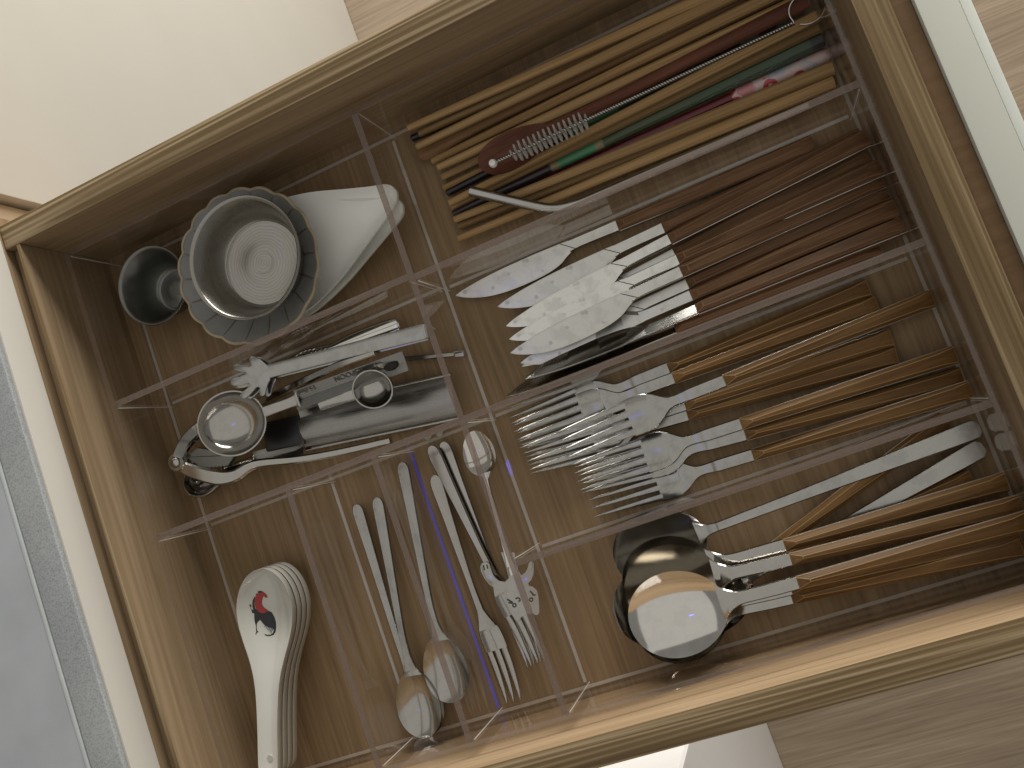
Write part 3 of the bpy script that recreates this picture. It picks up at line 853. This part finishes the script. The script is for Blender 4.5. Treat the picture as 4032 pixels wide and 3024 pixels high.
# ================================================================== upper left compartment
# two white porcelain spoon-shaped dishes
def white_dish(zoff, du, dv, label):
    o = thing('porcelain_dish', label, 'dish', group='white porcelain dishes')
    a, b = at(1575 + du, 790 + dv, 16 + zoff), at(880, 1160, 3 + zoff)
    frame(o, a, b)
    st = smooth_stations([(-2.5, 0, 1.5, 9.5, 0.4), (-1, 0.3, 5.0, 9.8, 1.5), (3, 0.5, 7.8, 10, 3.2), (12, 1, 11.5, 10, 5.5), (28, 1.5, 18.5, 10, 8), (50, 2, 28.0, 10, 9), (75, 2, 35.0, 9, 9), (98, 1, 36.0, 8, 8), (116, 0, 29, 7, 6.5), (124, 0, 18, 6, 5), (127, 0, 8, 5, 3)], 4)
    trough('shell', st, 2.2, M['porcelain'], o, nt=22, p=1.6)
    return o
white_dish(0, 24, 34, 'white porcelain dish with pointed end, the lower of two stacked under the scalloped bowl')
white_dish(4.5, 0, -18, 'white porcelain dish with pointed end, the upper of two stacked under the scalloped bowl')

# scalloped bowl
pc = at(971, 1047, 38)
o = thing('scalloped_bowl', 'grey glazed bowl with scalloped tan rim holding the larger steel cup', 'bowl', (pc.x, pc.y, 26))
sc = lambda a, r, z: 1 + (0.032 * abs(cos(a * 9 + 0.4)) - 0.016) * min(1, max(0, (r - 20) / 20))
zf = lambda a, r, z: -1.1 * (1 - abs(cos(a * 9 + 0.4))) ** 2 * min(1, max(0, (r - 22) / 20))
lathe('shell', [(0.1, 3.2), (24, 3.2), (30, 4.4), (38, 8.0), (44, 11.0), (46.3, 12.0), (46.9, 11.4), (45, 9.6), (38, 5.8), (30, 2.0), (22, 0.2), (0.1, 0.2)], M['glaze'], o, 216, sc, zfun=zf, smooth=60)
lathe('rim_edge', [(45.5, 12.05), (46.3, 12.5), (47.1, 12.1), (47.3, 11.3), (46.4, 11.2)], M['rim_tan'], o, 216, sc, zfun=zf, smooth=60)
for k in range(18):
    a_ = (k + 0.5) * pi / 9 - 0.4 / 9
    pts = [(r * cos(a_ + (46 - r) * .004), r * sin(a_ + (46 - r) * .004), z + 0.12) for r, z in ((32, 4.9), (36, 6.9), (40, 8.6), (44, 10.2))]
    sweep('petal_groove', pts, 1.1, 0.5, M['glaze_line'], o, True, 6)

# steel cups
def cup(name, label, c, zb, rt, rb, h, mat, mat_in, base_mat):
    o = thing(name, label, 'cup', (c[0], c[1], zb), 'steel cups')
    lathe('wall', [(rb, 0.4), (rb + 1.6, 1.2), (rb + (rt - rb) * .45, h * .42), (rt - 1.2, h - 1.0), (rt, h - 0.2), (rt + 1.0, h), (rt + 1.35, h - 0.5), (rt + 1.0, h - 1.0), (rt - .2, h - 1.4),
                   (rb + (rt - rb) * .45 + .9, h * .40), (rb + 2.2, 0.6), (rb, -0.3)], mat, o, 96, smooth=50)
    lathe('base', [(0.05, 0.55), (rb * .25, 0.5), (rb * .26, 0.62), (rb * .48, 0.62), (rb * .5, 0.5), (rb * .86, 0.45), (rb * .9, 0.7), (rb, 0.85), (rb + .6, 0.5)], base_mat, o, 96, smooth=25)
    return o
def spun_base():
    m, nt, nd, lk, bsdf = nodes_of('spun_base_steel')
    bsdf.inputs['Metallic'].default_value = 1
    tc = N(nt, 'ShaderNodeTexCoord'); w = N(nt, 'ShaderNodeTexWave', Scale=170.0, Distortion=5.0, Detail=6.0)
    w.wave_type = 'RINGS'; w.rings_direction = 'Z'
    lk.new(tc.outputs['Object'], w.inputs['Vector'])
    r = ramp(nt, [(0.2, (0.38, 0.362, 0.325)), (0.8, (0.45, 0.428, 0.385))]); lk.new(w.outputs[0], r.inputs[0])
    lk.new(r.outputs[0], bsdf.inputs['Base Color'])
    bsdf.inputs['Roughness'].default_value = 0.38; bsdf.inputs['Anisotropic'].default_value = 0.85
    tg = N(nt, 'ShaderNodeTangent'); tg.direction_type = 'RADIAL'; tg.axis = 'Z'
    lk.new(tg.outputs[0], bsdf.inputs['Tangent'])
    bp = N(nt, 'ShaderNodeBump', Strength=0.08, Distance=0.0001); lk.new(w.outputs[0], bp.inputs['Height']); lk.new(bp.outputs[0], bsdf.inputs['Normal'])
    return m
M['spun_base'] = spun_base()
c = at(960, 1015, 55)
cup('steel_cup', 'larger stainless steel cup standing in the scalloped bowl', (c.x, c.y), 32.8, 34.9, 25.0, 22.5, M['spun'], None, M['spun_base'])
c = at(597, 1125, 25)
cup('steel_cup', 'small dull steel cup left of the scalloped bowl', (c.x + .5, c.y), 0.4, 24.0, 13.5, 25, M['dark_steel'], None, M['dark_steel'])

# ================================================================== middle left compartment
# ornate silver knife
a, b = at(905, 1518, 6), at(1575, 1276, 10)
o = thing('ornate_butter_knife', 'silver butter knife with ornate handle lying along the divider, behind the hand tongs', 'knife'); frame(o, a, b)
Lk = (b - a).length
plate_metal('blade', [(0, -1, 1, -1, 0.8), (6, -4, 3.6, -1, 1.0), (24, -4.6, 4.2, -1, 1.2), (38, -3.0, 3.0, -0.4, 2.0), (44, -2.2, 2.2, 0, 3)], M['soft_polish'], o, 5)
st = smooth_stations([(42, 2.2, 0, 3), (48, 4.2, 0, 4.5), (58, 5.4, 0, 5.6), (68, 4.4, 0, 5.2), (76, 3.2, 0, 4.4), (84, 4.2, 0, 5), (96, 5.4, 0, 5.4), (Lk - 4, 5.0, 0, 4.6), (Lk - .8, 3.0, 0, 3), (Lk, 1.2, 0, 1.6)], 5)
v, f = loft([[(x, w * cos(2 * pi * j / 18), z + t / 2 * sin(2 * pi * j / 18)) for j in range(18)] for x, w, z, t in st])
mesh('handle', v, f, M['polish'], o, 60)
for k in range(9):
    for s in (-1, 1):
        x = 47 + 3.1 * k; w = 4.6 * sin(pi * (k + 1) / 10)
        sweep('scroll_relief', spline([(x, 0, 2.9), (x + 1.8, s * w * .45, 2.75), (x + 1.2, s * w * .85, 1.6), (x - 1.0, s * w * .75, 1.9)], 4), 0.8, 0.9, M['polish'], o, True, 6)

# third measuring spoon at the bottom, then the cracker, the big and small measuring spoons
def measuring(label, c, z, ax, lx, wy, dep, tilt, roll, hl, text=None, w=11, hook=False):
    """c: bowl centre pixel; ax: pixel the handle points to"""
    o = thing('measuring_spoon', label, 'measuring spoon', group='steel measuring spoons')
    a, b = at(*c, z), at(*ax, z + hl[0]); frame(o, a, b, roll)
    L = (b - a).length
    bowl('bowl', 0, 0, lx, wy, dep, 0.9, M['soft_polish'], o, p=0.62)
    rim = [(lx * 1.01 * cos(2 * pi * j / 56), wy * 1.01 * sin(2 * pi * j / 56), 0.1) for j in range(57)]
    sweep('rim', rim, 1.3, 1.1, M['soft_polish'], o, True, 8)
    if L > lx + 20:
        x0 = lx - 0.5
        plate_metal('shank', [(x0, -3.2, 3.2, -0.2, 1.2), (x0 + 10, -3.0, 3.0, 0.4, 1.2), (x0 + 22, -3.2, 3.2, 0.6, 1.2), (x0 + 25, -w / 2, w / 2, 0.6, 1.2)], M['soft_polish'], o, 3)
        v = []; f = []
        xs = [x0 + 24, x0 + 30, L - 8, L]
        for off in (0, -1.1):
            for x in xs:
                e = 1.0 if x > L - 1 else 0.0
                v += [(x, -w / 2, 1.8 + off), (x, 0, -1.2 + off + e * 2.4), (x, w / 2, 1.8 + off)]
        for q in (0, 12):
            for i in range(3):
                for j in range(2):
                    k = q + i * 3 + j; f.append((k, k + 1, k + 4, k + 3))
        for i in range(3):
            for j in (0, 2):
                k = i * 3 + j; f.append((k, k + 3, k + 15, k + 12))
        for i in (0, 9): f += [(i, i + 1, i + 13, i + 12), (i + 1, i + 2, i + 14, i + 13)]
        h = mesh('handle', v, f, M['brushed'], o, 30)
        if hook:
            pts = [(4.5 * cos(2 * pi * j / 24) + L - 10, 1.9 * sin(2 * pi * j / 24)) for j in range(24)]
            extrude_poly('hanging_hole', pts, 0.2, 0.75, M['shadow_gap'], h)
        if text:
            for tx, (s0, size) in text.items():
                cu = bpy.data.curves.new('engraving', 'FONT'); cu.body = tx; cu.size = size * MM; cu.extrude = 0.00012
                to = bpy.data.objects.new('tmp', cu); COL.objects.link(to)
                dg = bpy.context.evaluated_depsgraph_get(); me = bpy.data.meshes.new_from_object(to.evaluated_get(dg))
                bpy.data.objects.remove(to)
                me.materials.clear(); me.materials.append(M['stamped'])
                t = bpy.data.objects.new('engraved_lettering', me); link(t, h)
                t.location = ((L - s0) * MM, 0.0048, 0.0019)
                t.rotation_euler = (radians(-31), 0, pi)
    return o
measuring('steel measuring spoon tilted on edge at the bottom of the pile, under the cracker', (800, 1872), 9, (1200, 1760), 15, 14, 11, 0, -24, (2,))

# nutcracker
o = thing('nutcracker', 'steel nutcracker with toothed jaws and two slim handles, rivet at the left end', 'nutcracker')
PV = at(698, 1815, 24); o.location = PV * MM
def rel(*ps): return [at(*p) - PV for p in ps]
low = spline(rel((690, 1820, 24), (760, 1855, 24), (860, 1880, 24), (930, 1872, 24), (985, 1838, 24), (1040, 1822, 24), (1180, 1808, 25), (1350, 1778, 27), (1538, 1735, 30)), 5)
nl = len(low)
def prof(a, n): 
    return [a[min(len(a) - 1, int(i / n * len(a)))] for i in range(n)]
def lerp_list(keys, n):
    out = []
    for i in range(n):
        t = i / (n - 1) * (len(keys) - 1); k = min(int(t), len(keys) - 2); out.append(keys[k] + (keys[k + 1] - keys[k]) * (t - k))
    return out
sweep('arm', low, lerp_list([7, 8.5, 9.5, 8, 6.5, 5.5, 4.6, 4.4, 4.0], nl), lerp_list([4, 5, 5.5, 6, 6, 5, 4, 3.5, 3.0], nl), M['soft_polish'], o)
upp = spline(rel((700, 1805, 27), (735, 1740, 22), (800, 1680, 15), (900, 1640, 12), (1000, 1595, 14), (1080, 1560, 22), (1200, 1500, 32), (1330, 1440, 40), (1478, 1386, 45)), 5)
sweep('arm', upp, lerp_list([7, 8.5, 9, 8, 6.5, 5.5, 4.8, 4.4, 4.0], len(upp)), lerp_list([4, 5, 5, 5, 5, 4.5, 4, 3.4, 3.0], len(upp)), M['soft_polish'], o)
jaw = rel((730, 1800, 22), (780, 1762, 22), (860, 1775, 22), (930, 1790, 22), (900, 1835, 22), (800, 1845, 22))
jp = []
for i in range(len(jaw)):
    p, q = jaw[i], jaw[(i + 1) % len(jaw)]
    nT = 7
    nrm = Vector((q.y - p.y, p.x - q.x, 0)).normalized()
    for k in range(nT * 2):
        t = k / (nT * 2); jp.append(tuple((p + (q - p) * t + nrm * (0.7 if k % 2 else 0))[:2]))
extrude_poly('toothed_jaw', jp, -5, -1.5, M['dark_steel'], o)
lathe('rivet', [(0.05, 6.0), (1.8, 5.7), (3.0, 4.6), (3.3, 3.2), (3.3, -4)], M['soft_polish'], o, 28, loc=(1.0, -1.0, 0))
lathe('pivot_washer', [(3.4, 3.6), (5.4, 3.5), (5.9, 2.8), (5.9, -3.5)], M['soft_polish'], o, 32, loc=(1.0, -1.0, 0))

# brushed steel channel body
o = thing('steel_channel', 'brushed steel half-round channel with open ends at the bottom of the compartment', 'utensil part')
a, b = at(1175, 1690, 12), at(1780, 1560, 14); frame(o, a, b)
Lc = (b - a).length
v = []; f = []; nA = 14
for off in (0, 1):
    for x in [Lc * i / 8 for i in range(9)]:
        for j in range(nA + 1):
            an = radians(18 + 144 * j / nA); Rr = 13.5 - off * 1.1
            v.append((x, -Rr * cos(an), Rr * 0.5 * sin(an) - 8))
n = nA + 1; q = n * 9
for i in range(8):
    for j in range(nA):
        k = i * n + j
        f += [(k, k + 1, k + n + 1, k + n), (q + k, q + k + n, q + k + n + 1, q + k + 1)]
    for j in (0, nA):
        k = i * n + j; f.append((k, k + n, q + k + n, q + k))
for i in (0, 8):
    for j in range(nA):
        k = i * n + j; f.append((k, q + k, q + k + 1, k + 1))
mesh('shell', v, f, M['brushed'], o, 40)
sweep('folded_edge', [(0, -13.2, -5.2), (Lc, -13.2, -5.2)], 2.2, 2.4, M['soft_polish'], o, True, 10)
sweep('folded_edge', [(0, 13.2, -5.2), (Lc, 13.2, -5.2)], 2.2, 2.4, M['soft_polish'], o, True, 10)
boxo('shadow_block', (-26, 1, -10, 9, -9.5, -1.2), M['black'], o, 1.5)  # black block in place of the deep shadow at the channel end

# small thin steel rod
o = thing('steel_rod', 'thin steel rod lying on the drawer floor against the long divider', 'rod'); a, b = at(1520, 1420, 4), at(1826, 1392, 4); frame(o, a, b)
sweep('shaft', [(0, 0, 0), ((b - a).length * .5, 0, 0), ((b - a).length, 0, 0)], 3.0, 2.4, M['soft_polish'], o, False)
boxo('flat_end', ((b - a).length - 6, (b - a).length + .4, -1.7, 1.7, -1.3, 1.3), M['soft_polish'], o, 0.3)

measuring('large steel tablespoon measure with engraved handle lying on the nutcracker', (912, 1668), 36, (1600, 1420), 23.0, 19.0, 13, 0, 6, (0,), {'TABLESPOON': (17, 4.6), '15.0ml': (58, 4.6)}, 11.5, True)
measuring('small steel measuring spoon on top of the brushed steel channel', (1467, 1533), 38, (1180, 1620), 12.6, 10.9, 10, 0, -14, (-6,), None, 7)

# hand-shaped serving tongs
o = thing('hand_tongs', 'flat steel tongs with hand-shaped ends lying on top of the pile', 'tongs')
a, b = at(1045, 1465, 44), at(1668, 1305, 46); frame(o, a, b)
Lt = (b - a).length
def hand(sx, mir):
    pts = []
    def P_(u, v): 
        q = at(620 + u / 2, 1200 + v / 2, 44)
        m = o.matrix_world.inverted() @ (q * MM); return (m.x / MM, m.y / MM)
    raw = [(880, 490), (850, 462), (815, 430), (770, 408), (738, 405), (722, 428), (738, 458), (745, 478), (725, 490), (690, 478), (640, 466), (602, 472), (594, 494), (612, 515), (655, 525), (695, 532), (702, 548), (688, 562),
           (640, 568), (598, 578), (576, 600), (578, 626), (604, 638), (650, 634), (700, 622), (722, 618), (728, 634), (705, 660), (668, 688), (650, 712), (660, 734), (690, 738), (722, 716), (752, 684), (778, 652), (795, 645), (808, 656), (805, 690), (812, 716), (832, 720), (850, 705), (860, 660), (872, 620), (890, 590)]
    return [P_(*r) for r in raw]
hp = hand(0, 0)
extrude_poly('upper_hand', hp, -0.6, 0.6, M['satin'], o, 0.25)
plate_metal('upper_arm', [(-4, -4.6, 4.6, 0, 1.2), (6, -4.0, 4.0, 0, 1.2), (Lt * .6, -4.0, 4.0, 1.0, 1.2), (Lt, -4.2, 4.2, 0, 1.2)], M['satin'], o, 3)
sweep('spring_bend', [(Lt + 2.2 * sin(radians(k * 18)), 0, -2.2 + 2.2 * cos(radians(k * 18))) for k in range(11)], 8.2, 1.2, M['satin'], o)
lo = boxo('lower_arm', (2, Lt, -4.6, 3.4, -4.9, -3.9), M['satin'], o, 0.3); lo.rotation_euler = (0, radians(0.6), 0)
extrude_poly('lower_hand', [(x + 1, y - 0.5) for x, y in hp], -5.0, -4.0, M['satin'], o, 0.2)

# ================================================================== lower left compartments
def teaspoon(top, zt, tip, zb, label, group, bowl_mat='soft_polish', L=144.0, roll=0):
    o = thing('teaspoon', label, 'spoon', group=group); frame(o, at(*tip, zb), at(*top, zt), roll)
    bowl('bowl', 20, 2.2, 20, 13.9, 6.2, 0.9, M[bowl_mat], o, egg=0.10)
    plate_metal('handle', [(36.5, -6.0, 6.0, 1.4, 0.9), (41, -3.9, 3.9, 1.9, 1.7), (48, -2.7, 2.7, 3.0, 2.4), (60, -2.3, 2.3, 4.0, 2.4), (80, -2.6, 2.6, 3.4, 2.2), (110, -3.2, 3.2, 1.8, 2.0), (132, -3.8, 3.8, 0.8, 1.9), (140, -3.8, 3.8, 0.5, 1.8), (143, -2.6, 2.6, 0.4, 1.6), (L, -1.2, 1.2, 0.4, 1.2)], M['satin'], o, 6)
    return o
GT = 'plain steel teaspoons'
teaspoon((1409, 2002), 5, (1702, 2888), 4, 'leftmost teaspoon, its bowl mostly hidden under the next one', GT)
teaspoon((1488, 1973), 8, (1678, 2900), 10, 'teaspoon whose bowl lies lowest, reflecting the window', GT)
teaspoon((1586, 1831), 8, (1787, 2763), 9, 'teaspoon lying highest, bowl overlapped by the divider edge', GT)

def small_fork(top, zt, tip, zb, label, L=139.0, roll=0):
    o = thing('dessert_fork', label, 'fork', group='three-tined dessert forks'); frame(o, at(*tip, zb), at(*top, zt), roll)
    hd = plate_metal('head', [(30.5, -6.9, 6.9, 0.4, 1.5), (36, -7.0, 7.0, 0.9, 1.5), (43, -6.3, 6.3, 1.6, 1.6), (50, -3.8, 3.8, 2.4, 1.9), (56, -2.2, 2.2, 3.2, 2.2)], M['soft_polish'], o, 5)
    for k in range(3):
        y = -4.7 + 4.7 * k; tn = []
        for i in range(10):
            t = i / 9; x = 31.5 * (1 - t); w = min(1.75, 1.8 * (1 - t) ** 0.6 + 0.3); yy = y * (1 - .08 * t)
            tn.append((x, yy - w, yy + w, 0.4 - 3.2 * t * (1 - t) + 2.0 * t * t, 1.5 - .5 * t))
        plate_metal('tine', tn, M['soft_polish'], hd, 0)
    plate_metal('handle', [(54, -2.4, 2.4, 3.0, 2.2), (70, -2.1, 2.1, 3.6, 2.2), (90, -2.6, 2.6, 3.0, 2.2), (115, -3.4, 3.4, 1.6, 2.2), (130, -4.1, 4.1, 0.8, 2.2), (135.5, -3.8, 3.8, 0.5, 2.0), (138, -2.6, 2.6, 0.4, 1.6), (L, -1.2, 1.2, 0.4, 1.2)], M['soft_polish'], o, 6)
    return o
small_fork((1712, 1876), 5, (2027, 2755), 4, 'dessert fork left of the cat-shaped spoon, tines pointing to the near wall')
small_fork((1750, 1754), 6, (2108, 2610), 5, 'dessert fork under its twin, the right handle of the close pair')
small_fork((1702, 1766), 10, (2122, 2604), 9, 'dessert fork with its head under the cat face, the left handle of the close pair')

# cat-shaped spoon
o = thing('cat_spoon', 'polished teaspoon whose handle ends in a cat with raised paws', 'spoon')
a, b = at(1864, 1700, 10), at(2072, 2440, 17); frame(o, a, b)
bowl('bowl', 13, 1.2, 13.4, 9.8, 4.2, 0.8, M['polish'], o, egg=-0.10)
Lc_ = (b - a).length
def CL(u, v, z=17):
    q = at(1400 + u * .4069, 2200 + v * .4069, z); m = o.matrix_world.inverted() @ (q * MM); return (m.x / MM, m.y / MM)
catpx = [(1395, -60), (1440, 60), (1478, 190), (1440, 225), (1380, 215), (1330, 170), (1300, 100), (1285, 50), (1250, 32), (1212, 45), (1196, 80), (1206, 130), (1240, 195), (1290, 255), (1350, 295), (1420, 302), (1468, 300),
         (1455, 350), (1450, 410), (1470, 470), (1510, 540), (1545, 590), (1575, 612), (1592, 596), (1602, 566), (1640, 545), (1690, 530), (1715, 525), (1740, 545), (1765, 545), (1782, 520), (1780, 440), (1770, 360), (1755, 305), (1720, 272), (1680, 262),
         (1668, 240), (1700, 205), (1720, 150), (1722, 80), (1718, 40), (1700, 25), (1670, 40), (1660, 90), (1640, 130), (1600, 160), (1575, 120), (1550, 40), (1530, -60)]
cp = [CL(*q) for q in catpx]
cat = extrude_poly('cat_plate', cp, -0.7, 0.7, M['soft_polish'], o, 0.3)
st = smooth_stations([(25, -4.0, 4.0, 0.8, 0.9), (28, -2.2, 2.2, 0.8, 1.6), (34, -1.5, 1.5, 0.8, 2.0), (60, -1.7, 1.7, 0.9, 2.2), (Lc_ - 38, -2.2, 2.2, 0.4, 2.0), (Lc_ - 26, -3.4, 3.4, 0.0, 1.5)], 5)
v, f = loft([plate_ring(*s) for s in st]); mesh('stem', v, f, M['polish'], o, 45)
def mark(pts, w):
    q = [(*CL(*p), 0.72) for p in pts]; sweep('engraved_line', q, w, 0.3, M['engrave'], cat, False)
mark([(1465, 392), (1522, 425)], 1.0); mark([(1478, 425), (1520, 432)], 0.8); mark([(1688, 312), (1722, 350)], 1.0); mark([(1712, 352), (1745, 350)], 0.8)
def ring_mark(c, r, w):
    q = [(*CL(c[0] + r * cos(2 * pi * j / 14), c[1] + r * sin(2 * pi * j / 14)), 0.72) for j in range(15)]
    sweep('engraved_line', q, w, 0.3, M['engrave'], cat, False)
ring_mark((1538, 450), 16, 0.8); ring_mark((1700, 395), 16, 0.8)
mark([(1548, 388), (1565, 378), (1588, 385), (1592, 408), (1575, 412)], 0.9)
mark([(1228, 65), (1240, 112)], 0.8); mark([(1262, 60), (1274, 100)], 0.8)

# porcelain soup spoons ------------------------------------------------------------
GP = 'stacked white porcelain soup spoons'
SP = [(0.05, 0, 1.6, 14.0, 0.2)] + [(26 * (1 - cos(a_)), 0, 18.6 * sin(a_), 14.0 + 0.5 * sin(a_), 11 * sin(a_) ** 0.8) for a_ in [radians(q) for q in (12, 22, 34, 46, 58, 70, 80, 90)]]
SP += [(34, 0, 17.7, 14.6, 10.5), (43, 0, 15.2, 14.9, 9.2), (52, 0, 12.0, 15.5, 7.2), (62, 0, 9.2, 16.6, 5), (74, 0, 7.4, 18, 3.6), (92, 0, 6.6, 20, 3.0), (112, 0, 6.4, 22, 2.8), (118, 0, 5.6, 22.6, 2.5), (121, 0, 3.4, 22.8, 1.6), (122, 0, 1.2, 22.8, 0.4)]
labels = ['bottom of the four stacked white porcelain soup spoons', 'second from the bottom of the four stacked white porcelain soup spoons',
          'third from the bottom of the four stacked white porcelain soup spoons', 'topmost white porcelain soup spoon with a red and black rooster print']
top_spoon = None
tipw, endw = at(1028, 2240, 35), at(1086, 3054, 35)
first = None
for k in range(4):
    o = thing('porcelain_soup_spoon', labels[k], 'soup spoon', group=GP)
    dz = 6.0 * k
    p0 = Vector((tipw.x, tipw.y, dz + 2.6)); p1 = Vector((endw.x, endw.y, dz + 2.6))
    frame(o, p0, p1)
    if first is None:
        s_ = trough('shell', smooth_stations(SP, 4), 5.0, M['spoon_china'], o, nt=24, p=1.05); first = s_.data
    else:
        s_ = link(bpy.data.objects.new('shell', first), o)
    extrude_poly('hanging_hole', [(110 + 2.0 * cos(2 * pi * j / 18), 1.9 * sin(2 * pi * j / 18)) for j in range(18)], 18.7, 19.5, M['hole_grey'], s_)
    top_spoon, top_shell = o, s_
# rooster print, draped on the bowl of the top spoon
SPS = smooth_stations(SP, 8)
def surf(x, y):
    for i in range(len(SPS) - 1):
        if SPS[i][0] <= x <= SPS[i + 1][0]:
            t = (x - SPS[i][0]) / max(1e-6, SPS[i + 1][0] - SPS[i][0])
            hw, zr, d = (SPS[i][m] + (SPS[i + 1][m] - SPS[i][m]) * t for m in (2, 3, 4))
            k = min(1, abs(y / hw)); return zr - d * (1 - k ** 2.1)
    return 14
inv = top_spoon.matrix_world.inverted()
def drape(name, px, mat, lift):
    pl = []
    for (u, w) in px:
        z = 24.0
        for _ in range(4):
            q = at(840 + u * .226, 2180 + w * .226, z)
            lo_ = inv @ (q * MM) / MM
            z = surf(lo_.x, lo_.y) + 2.6 + 18.0
        pl.append(Vector((lo_.x, lo_.y)))
    bm = bmesh.new()
    vs = [bm.verts.new((p.x, p.y, 0)) for p in pl]
    for tri in tessellate_polygon([[Vector((p.x, p.y, 0)) for p in pl]]):
        try: bm.faces.new([vs[i] for i in tri])
        except ValueError: pass
    for _ in range(5):
        bmesh.ops.subdivide_edges(bm, edges=[e for e in bm.edges if e.calc_length() > 0.8], cuts=1)
        bmesh.ops.triangulate(bm, faces=bm.faces)
    for vv in bm.verts: vv.co.z = surf(vv.co.x, vv.co.y) + lift
    for vv in bm.verts: vv.co *= MM
    for fc in bm.faces:
        if fc.normal.z < 0: fc.normal_flip()
    me = bpy.data.meshes.new(name); bm.to_mesh(me); bm.free(); me.materials.append(mat)
    me.polygons.foreach_set('use_smooth', [True] * len(me.polygons))
    return link(bpy.data.objects.new(name, me), top_shell)
drape('rooster_print', [(735, 740), (700, 770), (675, 820), (668, 880), (672, 940), (690, 985), (705, 1045), (700, 1110), (705, 1180), (718, 1232), (745, 1238), (775, 1185), (818, 1155), (860, 1210), (895, 1245), (935, 1268), (975, 1285), (1020, 1290), (1048, 1305), (1052, 1345), (1035, 1385), (990, 1412), (935, 1412), (895, 1398), (892, 1410), (920, 1432), (985, 1436), (1050, 1415), (1085, 1365), (1097, 1290),
                       (1095, 1200), (1070, 1110), (1020, 1020), (960, 995), (880, 1030), (790, 1010), (730, 960), (705, 880), (720, 790)], M['print_black'], 0.14)
drape('rooster_print', [(718, 1225), (728, 1290), (720, 1345), (730, 1362), (708, 1395), (690, 1425), (706, 1434), (738, 1388), (772, 1375), (774, 1358), (748, 1350), (742, 1290), (748, 1232)], M['print_black'], 0.14)
drape('rooster_print', [(690, 985), (645, 975), (636, 945), (654, 925), (642, 893), (608, 893), (602, 915), (624, 932), (626, 965), (648, 1000), (658, 1040), (705, 1045)], M['print_black'], 0.14)
for q in ((905, 1250, 892, 1282), (935, 1265, 918, 1308), (962, 1278, 944, 1330), (990, 1286, 962, 1352), (1016, 1290, 984, 1376), (1038, 1300, 1004, 1392)):
    drape('rooster_print', [(q[0] - 9, q[1]), (q[0] + 9, q[1]), (q[2] + 5, q[3]), (q[2] - 4, q[3])], M['print_black'], 0.14)
drape('rooster_print', [(848, 652), (885, 672), (925, 705), (952, 762), (938, 768), (905, 765), (880, 738), (868, 760), (852, 820), (850, 880), (880, 930), (925, 965), (965, 992), (900, 1034), (850, 1036), (790, 1012), (742, 965), (712, 890), (712, 800), (742, 752), (735, 715), (745, 695), (790, 690), (835, 700)], M['print_red'], 0.18)
drape('rooster_print', [(770, 658), (810, 648), (850, 650), (838, 690), (800, 694), (778, 678)], M['print_black'], 0.22)
